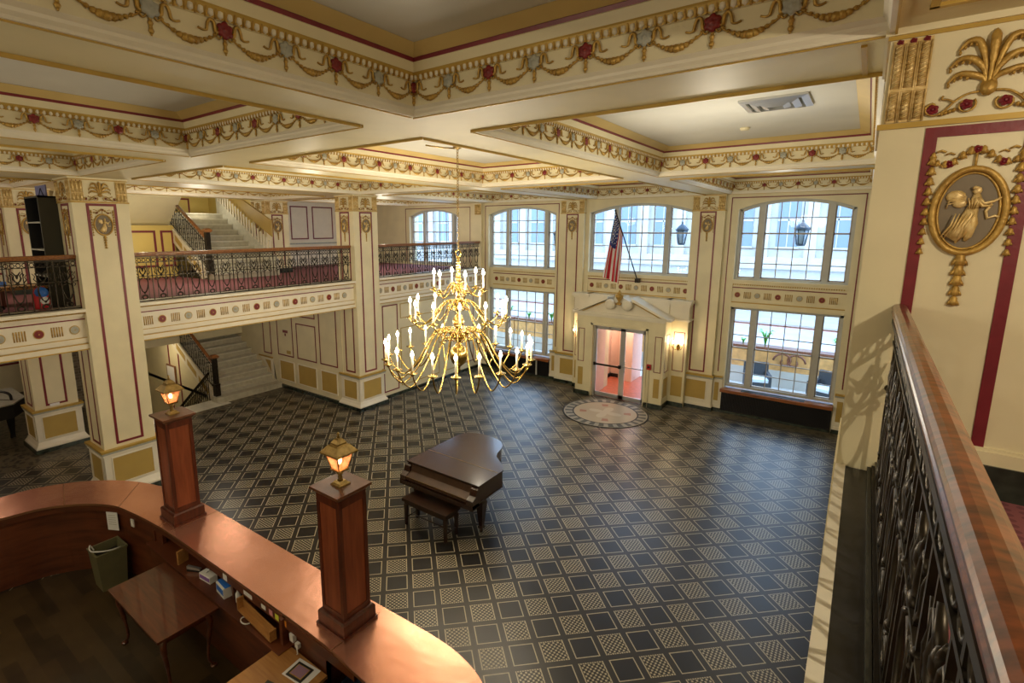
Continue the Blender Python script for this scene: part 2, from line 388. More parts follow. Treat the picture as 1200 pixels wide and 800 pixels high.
def rosette_mesh(r=.046, petals=6):
    b = MB(); n = petals*8; pr = []
    for rr, h in ((1, 0), (1, .010), (.55, .016), (.3, .012), (.16, .020)):
        pr.append([(r*rr*(1 - .20*abs(cos(petals*PI*k/n))**3)*cos(2*PI*k/n) if rr > .4 else r*rr*cos(2*PI*k/n),
                    r*rr*(1 - .20*abs(cos(petals*PI*k/n))**3)*sin(2*PI*k/n) if rr > .4 else r*rr*sin(2*PI*k/n), h) for k in range(n)])
    b.sm = True; b.rings(pr); return b
fest = festoon_mesh(.364).build('festoon', 'gold')
pb_ = MB(); pendant(pb_); pend = pb_.build('tassel', 'gold')
rr_ = rosette_mesh(); ros_r = rr_.build('rosette', 'redros'); ros_g = rosette_mesh().build('rosette', 'grey')
for o in (fest, pend, ros_r, ros_g): clean(o)
def swags(parent, o, u, n, L, z, unit=.364, start_red=True):
    k = max(1, round(L/unit)); k += k % 2 if L > 1.2 else 0; w = L/k
    o = Vector(o); u = Vector(u)
    for i in range(k+1):
        c = o + u*(w*i); c.z = z
        red = (i % 2 == 0)
        F = FR(c, u, n)
        if 0 < i < k or i == 0: inst(ros_r if red else ros_g, parent, F @ Matrix.Translation((0, 0, .010))); inst(pend, parent, F)
        if i < k:
            c2 = o + u*(w*(i+.5)); c2.z = z+.015
            F2 = FR(c2, u, n) @ Matrix.Diagonal((w/.364, 1, 1, 1)); inst(fest, parent, F2)
PROF = [(0, SOF), (.010, SOF+.018), (.012, SOF+.034), (.03, SOF+.055), (.03, SOF+.222), (.045, SOF+.226), (.06, SOF+.275), (.066, SOF+.285), (.085, SOF+.345), (.092, SOF+.347), (.100, SOF+.372), (.106, SOF+.372), (.215, SOF+.428)]
PM = [0, 0, 0, 1, 1, 2, 2, 1, 1, 3, 3, 4]
tn = 3
for ci, (x0, x1, y0, y1) in enumerate(coffers):
    b = MB()
    for (i0, z0), (i1, z1), mi in zip(PROF[:-1], PROF[1:], PM):
        a = [(x0+i0, y0+i0, z0), (x1-i0, y0+i0, z0), (x1-i0, y1-i0, z0), (x0+i0, y1-i0, z0)]
        c = [(x0+i1, y0+i1, z1), (x1-i1, y0+i1, z1), (x1-i1, y1-i1, z1), (x0+i1, y1-i1, z1)]
        for k in range(4): b.poly([a[k], a[(k+1) % 4], c[(k+1) % 4], c[k]], mi)
    t = struct(b.build('trim_%d' % tn, ['white', 'cream', 'goldline', 'maroon', 'cove'])); tn += 1
    # egg moulding
    near = (y0 < 0 and -3 < x0 < .5)
    e = MB(); g2 = MB(); ns = 8 if near else 5; st = .052
    z = SOF+.250; ins = .047
    sides = [((x0+ins, y0+ins), (1, 0), (0, 1), x1-x0-2*ins), ((x1-ins, y1-ins), (-1, 0), (0, -1), x1-x0-2*ins),
             ((x0+ins, y1-ins), (0, -1), (1, 0), y1-y0-2*ins), ((x1-ins, y0+ins), (0, 1), (-1, 0), y1-y0-2*ins)]
    for (ox, oy), (ux, uy), (nx, ny), L in sides:
        k = int(L/st)
        for i in range(k):
            s = (i+.5)*L/k; px, py = ox+ux*s, oy+uy*s
            e.ell((px, py, z), (.020 if ux else .016, .016 if ux else .020, .024), ns, 3)
            s = (i+1)*L/k; px, py = ox+ux*s, oy+uy*s
            hx, hy = (.005, .012) if ux else (.012, .005)
            g2.box(px-hx, py-hy, z-.026, px+hx, py+hy, z+.022)
    e.build('egg_moulding', 'white', t)['kind'] = 'stuff'; g2.build('dart_moulding', 'gold', t)['kind'] = 'stuff'
    zz = SOF+.178; i0 = .03
    vis_y1 = y0 > -4; vis_y0 = False
    if y1 > 0 and x0 > -15:
        swags(t, (x0+i0, y1-i0, 0), (1, 0, 0), (0, -1, 0), x1-x0-2*i0, zz)          # far side, facing the camera
        if x0 < 0.5: swags(t, (x0+i0, y1-i0, 0), (0, -1, 0), (1, 0, 0), (y1-y0-2*i0) if not near else 5.2, zz)   # left side, facing +X
        if x0 > .5: pass

# ------------------------------------------------------------------ ornaments in wall frames (local u, v, n)
def stripe_frame(b, u0, v0, u1, v1, w=.035, d=.006, mi=0):
    b.box(u0, v0, 0, u1, v0+w, d, mi); b.box(u0, v1-w, 0, u1, v1, d, mi); b.box(u0, v0+w, 0, u0+w, v1-w, d, mi); b.box(u1-w, v0+w, 0, u1, v1-w, d, mi)
def ellipse(b, cu, cv, ru, rv, n0, n1, n=24, mi=None):
    b.rings([[(cu+ru*cos(2*PI*k/n), cv+rv*sin(2*PI*k/n), h) for k in range(n)] for h in (n0, n1)], mi=mi)
def ring(b, cu, cv, ru, rv, r, z=.012, n=32, mi=None, k=6):
    pts = [(cu+ru*cos(2*PI*i/n), cv+rv*sin(2*PI*i/n), z) for i in range(n+1)]; b.tube(pts, r, k, mi=mi, caps=False)
def husks(b, pts, r0=.012, mi=None):            # a string of bell flowers
    for i in range(len(pts)):
        x, y = pts[i]; r = r0*(1.15 - .35*i/len(pts))
        b.tube([(x, y+r*1.5, .008), (x, y+r*.9, .011), (x, y, .013), (x, y-r*.8, .012), (x, y-r*1.3, .008)], [r*.25, r*.75, r*.8, r*1.0, r*.35], 8, mi, flat=.75)
        for s in (-1, 1): b.tube([(x+s*r*.5, y+r*.1, .010), (x+s*r*.95, y-r*.7, .012), (x+s*r*1.25, y-r*1.15, .009)], [r*.4, r*.38, r*.08], 5, mi)
def medallion(parent, F, w=.30, h=.38, fine=False):
    """oval plaque with a gilded winged figure, garlands and bell-flower drops; centre at F"""
    k = w/.30
    b = MB(); b.M = F; ellipse(b, 0, 0, w/2, h/2, 0, .006, 40 if fine else 24); pl = b.build('oval_plaque', 'medal', parent)
    b = MB(); b.M = F; ring(b, 0, 0, w/2, h/2, .014 if not fine else .013, .012, 40 if fine else 24, k=8)
    if fine: ring(b, 0, 0, w/2-.018, h/2-.018, .005, .008, 40)
    b.build('oval_frame', 'gold', parent)
    b = MB(); b.M = F
    # figure: head, torso, skirt, wing cape, arms, scarf
    q = k*(1.3 if fine else 1.15)
    b.ell((.02*q, .085*q, .014), (.015*q, .018*q, .010), 8, 6)
    b.tube([(.02*q, .07*q, .012), (.022*q, .04*q, .014), (.015*q, .015*q, .014)], [.012*q, .021*q, .017*q], 8, flat=.6)
    b.tube([(.015*q, .02*q, .013), (.005*q, -.03*q, .014), (-.02*q, -.08*q, .013), (-.045*q, -.115*q, .010)], [.018*q, .028*q, .036*q, .030*q], 8, flat=.45)
    b.tube([(.012*q, .0, .014), (.02*q, -.05*q, .016), (.012*q, -.105*q, .013), (.004*q, -.125*q, .010)], [.016*q, .019*q, .014*q, .006*q], 7, flat=.6)
    b.ell((-.045*q, .062*q, .010), (.034*q, .028*q, .010), 12, 5); b.ell((-.030*q, .035*q, .010), (.026*q, .022*q, .009), 10, 5)
    for s in range(5): b.tube([(-.012*q, .06*q-.004*s, .016), (-.045*q-.006*s, .085*q-.014*s, .018), (-.07*q, .06*q-.012*s, .012)], .003*q, 5)
    b.tube([(.025*q, .058*q, .018), (.045*q, .03*q, .020), (.075*q, .04*q, .016), (.098*q, .056*q, .012)], [.008*q, .008*q, .006*q, .004*q], 6)
    b.tube([(.02*q, .05*q, .018), (.042*q, .02*q, .020), (.07*q, .022*q, .016)], [.008*q, .007*q, .005*q], 6)
    b.tube([(.07*q, .03*q, .012), (.055*q, .0, .012), (.062*q, -.03*q, .012), (.085*q, -.02*q, .012), (.098*q, -.025*q, .010)], .006*q, 6)
    b.tube([(-.02*q, -.10*q, .012), (-.024*q, -.135*q, .010)], [.008*q, .004*q], 6)
    if fine:
        for s_ in range(6): b.tube([((.012-.012*s_+.01)*q, -.01*q, .026), ((.0-.010*s_)*q, -.06*q, .030), ((-.008-.014*s_)*q, -.112*q, .022)], [.002*q, .0045*q, .002*q], 5)
        for s_ in range(4): b.tube([((.03-.012*s_)*q, .055*q, .026), ((.024-.008*s_)*q, .03*q, .028), ((.02-.006*s_)*q, .01*q, .026)], .0025*q, 5)
        b.ell((.012*q, .096*q, .020), (.010*q, .009*q, .009), 8, 5)
    b.build('winged_figure', 'giltlight', parent)
    b = MB(); b.M = F
    # garland over the top and side drops
    tw = w*.60; top = h/2 + .075
    for s in (-1, 1):
        P = [(s*.02, top), (s*.045, top-.018), (s*.07, top-.042), (s*.098, top-.052), (s*.125, top-.045), (s*tw, top-.012)]
        husks(b, [P[0], P[1], P[2], P[3], P[4], P[5]], .011)
        husks(b, [(s*tw, top-.035-.044*i) for i in range(int((h+.10)/.044))], .0125)
        b.tube([(s*.10, top-.0, .006), (s*.115, top+.008, .008), (s*.13, top+.002, .006)], .005, 5)
        b.tube([(s*.07, top-.012, .006), (s*.085, top-.004, .008), (s*.10, top-.012, .006)], .004, 5)
    husks(b, [(0, -h/2-.03-.046*i) for i in range(5)], .019)
    b.tube([(0, h/2, .01), (0, top, .01)], .005, 5)
    b.build('garland', 'gold', parent)
    b = MB(); rm = rosette_mesh(.017, 5)
    for (x, y) in ((0, top+.005), (-.085, top-.052), (.085, top-.052)):
        o = len(b.v); b.M = F @ Matrix.Translation((x, y, .004))
        for v in rm.v: b.pt(v)
        for f in rm.f: b.face([o+i for i in f])
    b.build('rosette', 'maroon', parent)
def palmette(b, cu, v0, w, h):
    """gilded palm spray with scrolls; v0 bottom"""
    b.mi = 1
    b.tube(smooth_path([(cu, v0+h*.24, .012), (cu, v0+h*.5, .018), (cu, v0+h*.80, .022), (cu, v0+h*.99, .010)], 4), [w*.016]*4+[w*.022]*2+[w*.035]*2+[w*.046]*3+[w*.03, w*.006], 7, flat=.7)
    b.ell((cu, v0+h*.30, .016), (w*.075, h*.10, .018), 9, 5); b.ell((cu-w*.04, v0+h*.33, .012), (w*.035, h*.07, .012), 7, 4); b.ell((cu+w*.04, v0+h*.33, .012), (w*.035, h*.07, .012), 7, 4)
    for s in (-1, 1):
        for k, (hh, ww) in enumerate(((.88, .27), (.68, .33), (.50, .33))):
            P = smooth_path([(cu+s*w*.02, v0+h*.34, .010), (cu+s*w*.06, v0+h*(.34+.55*(hh-.34)), .014), (cu+s*w*(ww*.48), v0+h*(hh-.02), .018), (cu+s*w*ww*.82, v0+h*hh, .018), (cu+s*w*ww*1.08, v0+h*(hh-.10), .012)], 4)
            R = [w*(.010+.026*sin(PI*min(1, i/16*1.02))**1.3) for i in range(17)]
            b.tube(P, R, 6, flat=.7)
            for q in (9, 11, 13, 15):             # frilled leaf edge hanging below
                x, y, z = P[q]; b.ell((x, y-h*.045, z*.8), (w*.018, h*.035, .008), 5, 3)
        P = [(cu+s*(w*.16 + w*.085*(1-.5*t/14)*cos(2.4+t*.52*1)*1.0), v0+h*.12 + w*.085*(1-.5*t/14)*sin(2.4+t*.52), .012) for t in range(15)]
        b.tube(P, w*.012, 5)
        P = smooth_path([(cu+s*w*.06, v0+h*.27, .012), (cu+s*w*.17, v0+h*.25, .012), (cu+s*w*.27, v0+h*.17, .012), (cu+s*w*.34, v0+h*.08, .012), (cu+s*w*.42, v0+h*.025, .012), (cu+s*w*.50, v0+h*.06, .012), (cu+s*w*.51, v0+h*.14, .010), (cu+s*w*.46, v0+h*.18, .010), (cu+s*w*.42, v0+h*.13, .010)], 3)
        b.tube(P, w*.013, 5)
        b.tube(smooth_path([(cu+s*w*.27, v0+h*.17, .012), (cu+s*w*.33, v0+h*.21, .012), (cu+s*w*.38, v0+h*.22, .012), (cu+s*w*.37, v0+h*.26, .010)], 3), w*.012, 5)
        for q in range(4): b.ell((cu+s*w*(.26+.035*q), v0+h*(.075-.012*q), .010), (w*.022, h*.035, .010), 6, 3)
    b.mi = 0
def flute_block(b, u0, u1, v0, v1, fine=False):
    n = 3; w = (u1-u0)/n
    b.box(u0, v0, 0, u1, v1, .008)
    for i in range(n):
        c = u0+w*(i+.5)
        for a, z in ((v0+.01, v0+(v1-v0)*.36), (v0+(v1-v0)*.42, v1-.02)):
            b.tube([(c, a, .012), (c, z, .012)], w*.30, 8 if fine else 6, flat=.7)
            if fine:
                m = int((z-a)/.018)
                for j in range(m):
                    y = a+(z-a)*(j+.5)/m; b.tube([(c-w*.26, y-.006, .02), (c, y, .028), (c+w*.26, y+.006, .02)], .004, 4)
        for dx in (-.42, .42): b.tube([(c+w*dx, v0, .01), (c+w*dx, v1-.015, .01)], w*.09, 5)
    b.box(u0, v0+(v1-v0)*.375, 0, u1, v0+(v1-v0)*.405, .018)
def pier_faces(x0, x1, y0, y1, which):
    F = []
    if 'S' in which: F.append((FR((x0, y0, 0), (1, 0, 0), (0, -1, 0)), x1-x0))
    if 'E' in which: F.append((FR((x1, y0, 0), (0, 1, 0), (1, 0, 0)), y1-y0))
    if 'W' in which: F.append((FR((x0, y1, 0), (0, -1, 0), (-1, 0, 0)), y1-y0))
    return F
def column(x0, x1, y0, y1, zb, which, label, dado=True, top=SOF, fine=False, plain_to=None, capital=True, medal=True, cat='column', name='column'):
    t = thing(name, ((x0+x1)/2, (y0+y1)/2, zb), label, cat)
    off = Matrix.Translation(-Vector(t.location))
    def bld(b, nm, m):
        o = b.build(nm, m, t); o.matrix_local = off; return o
    dz = zb+.98 if dado else zb+.12
    b = MB(); b.box(x0, y0, zb, x1, y1, top); bld(b, 'shaft', 'cream')
    b = MB()
    for F, w in pier_faces(x0, x1, y0, y1, which):
        b.M = F
        mw = .20 if w > .78 else .165
        stripe_frame(b, mw, dz+.06, w-mw, CAPB-.02 if capital else top-.2, .043, .006)
    bld(b, 'stripe_frame', 'maroon')
    if dado:
        b = MB(); e = .035
        b.box(x0-e, y0-e, zb+.09, x1+e, y1+e, zb+.92, 0)
        b.box(x0-e-.02, y0-e-.02, zb+.86, x1+e+.02, y1+e+.02, zb+.90, 0)
        b.box(x0-e-.035, y0-e-.035, zb+.90, x1+e+.035, y1+e+.035, zb+.94, 2)
        b.box(x0-e-.045, y0-e-.045, zb+.94, x1+e+.045, y1+e+.045, zb+.98, 1)
        # flared foot
        b.rings([[(x0-e-k, y0-e-k, z), (x1+e+k, y0-e-k, z), (x1+e+k, y1+e+k, z), (x0-e-k, y1+e+k, z)] for k, z in ((.065, zb+.09), (.065, zb+.12), (.03, zb+.17), (.0, zb+.24))])
        b.box(x0-e-.09, y0-e-.09, zb, x1+e+.09, y1+e+.09, zb+.09, 3)
        for F, w in pier_faces(x0-e, x1+e, y0-e, y1+e, which):
            b.M = F; b.box(.13, zb+.30, 0, w-.13, zb+.80, .004, 4)
            stripe_frame(b, .11, zb+.28, w-.11, zb+.82, .02, .014, 0)
        bld(b, 'pedestal', ['white', 'goldline', 'grey', 'darkmarble', 'ochre'])
    else:
        b = MB(); xl = x0+.24 if fine else x0; b.box(xl-.0, y0-.03, zb, x1+.03, y1+.03, zb+.15, 1); b.box(xl, y0-.02, zb+.15, x1+.02, y1+.02, zb+.21, 0); b.box(xl, y0-.012, zb+.21, x1+.012, y1+.012, zb+.225, 0)
        bld(b, 'plinth', ['cream', 'darkmarble'])
    if capital:
        b = MB()
        b.box(x0-.012, y0-.012, CAPB-.012, x1+.012, y1+.012, CAPB+.012, 0)
        b.box(x0-.01, y0-.01, top-.045, x1+.01, y1+.01, top-.028, 0); b.box(x0-.022, y0-.022, top-.028, x1+.022, y1+.022, top, 1)
        bld(b, 'capital_moulding', ['goldline', 'cream'])
        b = MB(); r = MB()
        for F, w in pier_faces(x0, x1, y0, y1, which):
            b.M = F; fw = w*.215
            flute_block(b, .012, fw, CAPB+.015, top-.05, fine); flute_block(b, w-fw, w-.012, CAPB+.015, top-.05, fine)
            palmette(b, w/2, CAPB+.02, w-2*fw-.02, top-CAPB-.08)
            rm = rosette_mesh(.022 if fine else .016, 5)
            W = w-2*fw-.02; H = top-CAPB-.08
            for (x, y) in ((w/2-W*.16, CAPB+.02+H*.13), (w/2+W*.16, CAPB+.02+H*.13), (w/2-W*.45, CAPB+.02+H*.10), (w/2+W*.45, CAPB+.02+H*.10)) + tuple((.012+(fw-.012)*(k+.5)/3, top-.06) for k in range(3)):
                o = len(r.v); sc = 1 if y < top-.1 else .6; r.M = F @ Matrix.Translation((x, y, .006)) @ Matrix.Scale(sc, 4)
                for v in rm.v: r.pt(v)
                for f in rm.f: r.face([o+i for i in f])
        bld(b, 'capital_ornament', ['giltlight', 'gold']); bld(r, 'capital_rosettes', 'maroon')
    if medal:
        for F, w in pier_faces(x0, x1, y0, y1, which):
            medallion(t, off @ F @ Matrix.Translation((w/2, 5.07, 0)), .28 if w > .8 else .235, .36, fine)
    return t
column(-11.54, -10.82, 3.09, 3.95, 0, 'SE', 'tall cream square column with maroon stripes beside the curved copper reception counter')
column(-11.54, -10.82, 9.17, 10.01, 0, 'SE', 'tall cream square column between the two far balcony railings, behind the chandelier')
column(-15.25, -14.51, 2.95, 3.76, 0, 'SE', 'short-looking cream column under the left balcony with a tiny white sign', top=3.45, capital=False, medal=False)
column(-.01, .68, 3.15, 3.95, 3.80, 'S', 'near column at the right end of the wooden handrail with a large gilded figure plaque', dado=False, fine=True)
column(-15.7, -14.95, 9.2, 10.0, 3.6, 'SE', 'upper balcony column behind the railing, right of the upper marble stairs', dado=False)
column(-15.25, -14.5, 2.95, 3.76, 3.6, 'SE', 'upper balcony column at the far left edge, behind the black shelf unit', dado=False)
b = MB(); b.box(-14.505, 3.22, 1.015, -14.50+.006, 3.40, 1.075); tag(b.build('notice_sign', 'paper'), 'tiny white sign at the foot of the short column under the left balcony', 'sign')
# lower part of the near column down to the hall floor
b = MB(); b.box(-.02, 3.15, 0, .68, 3.95, 3.80); b.box(.68, 3.3, 0, 4.0, 3.5, 3.5)
struct(b.build('wall_right', 'cream'))

# ------------------------------------------------------------------ left balcony: deck, fascia, walls
b = MB()
b.box(-14.4, -4.5, 3.42, -11.0, 15.1, 3.6, 0); b.box(-20.6, -4.5, 3.42, -14.4, 7.1, 3.6, 0); b.box(-20.6, 9.15, 3.42, -14.4, 15.1, 3.6, 0)
b.box(-20.6, 5.4, 1.5, -16.8, 9.15, 1.72, 1)                     # half landing
struct(b.build('floor', ['redcarpet', 'cream']))
def circ_bars(parent, F, L, zc, pitch=.505, first=.25, r=.075, s0=0, frieze_h=.30):
    """row of round paterae (maroon, grey) with gilded flutes between, in wall frame F"""
    k = int((L-first)/pitch)+1
    bars = MB(); bars.M = F
    for i in range(-1, k):
        u = first+i*pitch
        if i < 0:
            if first > .22:
                for j in range(5):
                    x = u+pitch/2+(j-2)*.036
                    if x > .02: bars.tube([(x, zc-.085, .004), (x, zc+.085, .004)], .0095, 6, flat=.8)
            continue
        if u > L-.06: break
        b = MB(); rm = rosette_mesh(r, 1); b.M = F @ Matrix.Translation((u, zc, .003)); o = len(b.v)
        ellipse(b, 0, 0, r, r*1.05, 0, .008, 20, 1); ellipse(b, 0, 0, r*.84, r*.88, .008, .013, 20, 0); ellipse(b, 0, 0, r*.5, r*.52, .013, .017, 14, 0); ellipse(b, 0, 0, r*.34, r*.35, .017, .021, 14, 0); ellipse(b, 0, 0, r*.14, r*.14, .021, .025, 8, 1)
        b.build('patera', ['redros' if (i+s0) % 2 == 0 else 'grey', 'goldline', 'goldline'], parent)
        c = u+pitch/2
        if c < L-.12:
            for j in range(5):
                x = c+(j-2)*.036; bars.tube([(x, zc-.085, .004), (x, zc+.085, .004)], .0095, 6, flat=.8)
    bars.build('flutes', 'gold', parent)
def fascia(y0, y1, n, s0=0, fi=.3):
    b = MB(); X = -10.93
    b.box(-11.25, y0, 2.89, X, y1, 3.60, 0)
    b.box(-11.3, y0, 3.565, X+.11, y1, 3.62, 0); b.box(-11.3, y0, 3.535, X+.075, y1, 3.565, 1); b.box(-11.2, y0, 3.50, X+.05, y1, 3.535, 0)
    b.box(-11.2, y0, 3.425, X+.012, y1, 3.445, 2)
    b.box(-11.2, y0, 3.095, X+.012, y1, 3.108, 1); b.box(-11.2, y0, 3.02, X+.03, y1, 3.095, 0)
    b.box(-11.2, y0, 2.985, X+.035, y1, 3.0, 1)
    b.box(-11.3, y0, 2.89, X+.05, y1, 2.985, 0); b.box(-11.3, y0, 2.885, X+.06, y1, 2.905, 1)
    t = struct(b.build('trim_%d' % n, ['white', 'goldline', 'maroon']))
    circ_bars(t, FR((X, y0, 0), (0, 1, 0), (1, 0, 0)), y1-y0, 3.26, pitch=.5, first=fi, s0=s0)
    bd = MB()
    k = int((y1-y0)/.03)
    for i in range(k): bd.ell((X+.078, y0+.03*(i+.5), 3.55), (.011, .013, .013), 5, 3)
    bd.build('bead_row', 'gold', t)['kind'] = 'stuff'
fascia(-4.5, 3.09, 20, 1, .42); fascia(3.95, 9.17, 21, 0, .40); fascia(10.02, 15.1, 22, 1, .11)

b = MB()                                                        # wall under the balcony right of the far column
b.box(-11.3, 10.0, 0, -10.98, 15.1, 2.95, 0)
b.M = FR((-10.98, 0, 0), (0, 1, 0), (1, 0, 0))
b.box(10.0, 0, 0, 15.1, .09, .05, 2)
stripe_frame(b, 10.22, .19, 10.84, 2.80, .035, .008, 1)
for (u0, u1, v0, v1) in ((10.95, 12.6, 2.34, 2.79), (10.95, 12.72, .25, 2.05), (12.95, 13.6, .25, 2.79)): stripe_frame(b, u0, v0, u1, v1, .022, .008, 3)
stripe_frame(b, 13.8, .3, 14.6, 2.78, .03, .008, 1)
struct(b.build('wall_left', ['cream', 'maroon', 'darkmarble', 'goldline']))
b = MB()                                                        # panelled wall facing the hall beside the stairs
b.box(-14.75, 9.15, 0, -11.5, 9.5, 3.45, 0); b.box(-20.6, 9.15, -.0, -14.75, 9.5, 3.45, 0)
b.M = FR((0, 9.15, 0), (1, 0, 0), (0, -1, 0))
b.box(-14.75, 0, 0, -11.5, .10, .06, 2)
for (u0, u1, v0, v1) in ((-15.49, -15.04, 1.0, 2.9), (-14.68, -13.84, 1.05, 2.9), (-13.65, -12.69, 1.06, 2.17), (-13.65, -12.69, 2.38, 2.9), (-12.52, -11.72, 1.07, 2.9)): stripe_frame(b, u0, v0, u1, v1, .035, .008, 1)
for (u0, u1) in ((-14.6, -13.87), (-13.63, -12.75), (-12.49, -11.79)):
    b.box(u0, .27, 0, u1, .87, .004, 3); stripe_frame(b, u0-.03, .24, u1+.03, .90, .03, .016, 4)
b.box(-15.8, .86, 0, -15.0, .90, .03, 5)
b.prism([(-15.75, .86), (-15.0, .86), (-14.95, .1), (-14.85, .05), (-15.0, .30)], .0, .02, 4); b.prism([(-15.42, .78), (-15.12, .78), (-15.12, .40)], .02, .026, 3)
b.box(-14.35, 1.80, 0, -14.10, 1.88, .01, 1); b.box(-14.26, 1.70, 0, -14.2, 1.78, .01, 1); b.box(-14.2, 1.14, 0, -14.0, 1.24, .01, 3)
struct(b.build('wall_front', ['cream', 'maroon', 'darkmarble', 'ochre', 'white', 'goldline']))
# outer walls of the hall
b = MB(); b.box(-21.0, -5, -2.6, -20.6, 15.5, 6.6, 0)
b.M = FR((-20.6, 0, 0), (0, 1, 0), (1, 0, 0))
for (u0, u1, v0, v1) in ((-2, .3, .9, 3.2), (.6, 2.6, .9, 3.2), (3.0, 5.0, .9, 3.2)): stripe_frame(b, u0, v0, u1, v1, .06, .008, 1)
struct(b.build('wall_left', ['cream', 'maroon']))
b = MB(); b.box(-21, 5.05, -2.6, -15.0, 5.2, 3.42, 1); b.box(-15.0, 5.05, -2.6, -14.9, 7.3, -.01, 0); b.box(-21, 7.14, -2.6, -14.9, 7.3, -.01, 0); struct(b.build('wall_left', ['cream', 'blocks']))
b = MB(); b.box(-17.5, 4.3, 0, -17.3, 5.2, 3.42, 0); struct(b.build('wall_left', ['blocks']))
b = MB(); b.box(-17.2, 10.1, 3.6, -17.0, 15.1, 6.1, 0)          # upper back wall with framed panels
b.M = FR((-17.0, 0, 0), (0, 1, 0), (1, 0, 0))
for (u0, u1) in ((10.3, 11.2), (11.45, 12.2), (12.4, 13.35), (13.6, 14.6)): stripe_frame(b, u0, 4.6, u1, 5.82, .045, .01, 1)
b.box(10.1, 4.42, 0, 15.1, 4.47, .03, 2)
struct(b.build('wall_left', ['white', 'maroon', 'grey']))
b = MB(); b.box(-20.6, 9.2, 3.6, -15.7, 9.4, 6.05, 0); b.box(-20.6, 4.2, 3.6, -18.4, 9.2, 6.05, 0)
b.M = FR((-18.4, 0, 0), (0, 1, 0), (1, 0, 0)); stripe_frame(b, 8.0, 5.45, 8.55, 6.0, .05, .01, 1)
struct(b.build('wall_left', ['yellow', 'maroon']))
b = MB(); b.box(-17.0, -4.5, 3.6, -16.8, 4.4, 6.05, 0)
b.M = FR((-16.8, 0, 0), (0, 1, 0), (1, 0, 0)); stripe_frame(b, 2.5, 3.9, 3.6, 5.4, .05, .01, 1)
struct(b.build('wall_left', ['cream', 'maroon']))
b = MB(); b.box(-17.0, 4.4, 3.6, -16.5, 7.15, 5.10, 0)         # yellow wall under the sloping stair soffit
b.M = FR((-16.5, 0, 0), (0, 1, 0), (1, 0, 0)); stripe_frame(b, 5.2, 3.9, 6.63, 4.95, .06, .01, 1); stripe_frame(b, 6.78, 3.9, 8.4, 4.95, .06, .01, 1) if False else stripe_frame(b, 6.76, 3.9, 7.12, 4.95, .06, .01, 1)
struct(b.build('wall_left', ['yellow', 'maroon']))
b = MB(); b.box(-21, -5, 0, 4.4, -4.6, 6.6, 0); struct(b.build('wall_back', 'cream'))
b = MB(); b.box(4.0, -4.6, 0, 4.4, 15.5, 6.6, 0); struct(b.build('wall_right', 'cream'))
b = MB(); b.prism([(-15.85, 5.87), (-16.76, 5.10), (-17.6, 5.10), (-17.6, 6.1), (-15.85, 6.1)], 4.2, 7.15, 0, 'y'); struct(b.build('trim_23', 'ceil'))

# right gallery where the camera stands
b = MB(); b.box(.20, -4.6, 3.45, 4.0, 3.15, 3.80, 0); b.box(.0, -4.6, 3.0, .20, 3.15, 3.74, 1); struct(b.build('floor', ['redcarpet', 'cream']))
b = MB(); b.box(-.012, -4.6, 3.3, .030, 3.15, 3.80, 0); struct(b.build('trim_24', 'white'))
b = MB(); b.box(.030, -4.6, 3.74, .118, 3.15, 3.792, 0); b.box(.118, -4.6, 3.74, .132, 3.15, 3.815, 1); b.box(.132, -4.6, 3.74, .20, 3.15, 3.80, 0); struct(b.build('trim_25', ['blackslab', 'olive']))
b = MB(); b.box(.68, 3.2, 3.8, 4.0, 3.4, 6.2, 0); b.box(.71, 3.12, 3.8, 4.0, 3.2, 3.95, 1); b.box(.71, 3.14, 3.95, 4.0, 3.2, 4.03, 0); struct(b.build('wall_right', ['cream', 'darkmarble']))

# ------------------------------------------------------------------ window wall
WY = 15.1; WT = 15.5
wins = [(-14.49, -12.05), (-10.67, -8.02), (-6.87, -3.83), (-2.74, -.26)]   # openings, upper
def arch(x0, x1, zs, zt, n=16):
    w = (x1-x0)/2; h = zt-zs; R = (w*w+h*h)/(2*h); cx = (x0+x1)/2; cz = zt-R; a = math.asin(w/R)
    return [(cx+R*sin(-a+2*a*i/n), cz+R*cos(-a+2*a*i/n)) for i in range(n+1)]
b = MB(); ed = [-21.0] + [v for w in wins for v in w] + [4.4]
for i in range(0, len(ed), 2): b.box(ed[i], WY, 0, ed[i+1], WT, 6.6, 0)
for i, (x0, x1) in enumerate(wins):
    A = arch(x0, x1, 5.47, 5.71)
    b.prism(A + [(x1, 6.6), (x0, 6.6)], WY, WT, 0, 'y')
    if i == 0: b.box(x0, WY, 0, x1, WT, 3.64, 0)
    else:
        b.box(x0, WY+.12, 2.93, x1, WT, 3.64, 0)
        if i != 2: b.box(x0, WY+.06, 0, x1, WT, .66, 0)
# frame stripes and little pilaster panels
b.M = FR((0, WY, 0), (1, 0, 0), (0, -1, 0))
stripe_frame(b, -10.80, 1.12, -7.92, 5.76, .022, .006, 1) if False else None
for (x0, x1) in ((-10.82, -7.92), (-2.93, -.10)):
    for q in ((x0, 1.12, x0+.025, 5.78), (x1-.025, 1.12, x1, 5.78), (x0, 5.755, x1, 5.78)): b.box(q[0], q[1], 0, q[2], q[3], .006, 1)
for q in ((-14.7, 3.7, -14.675, 5.76), (-11.5, 3.7, -11.475, 5.76), (-14.7, 5.735, -11.475, 5.76)): b.box(q[0], q[1], 0, q[2], q[3], .006, 1)
struct(b.build('wall_front', ['cream', 'maroon']))
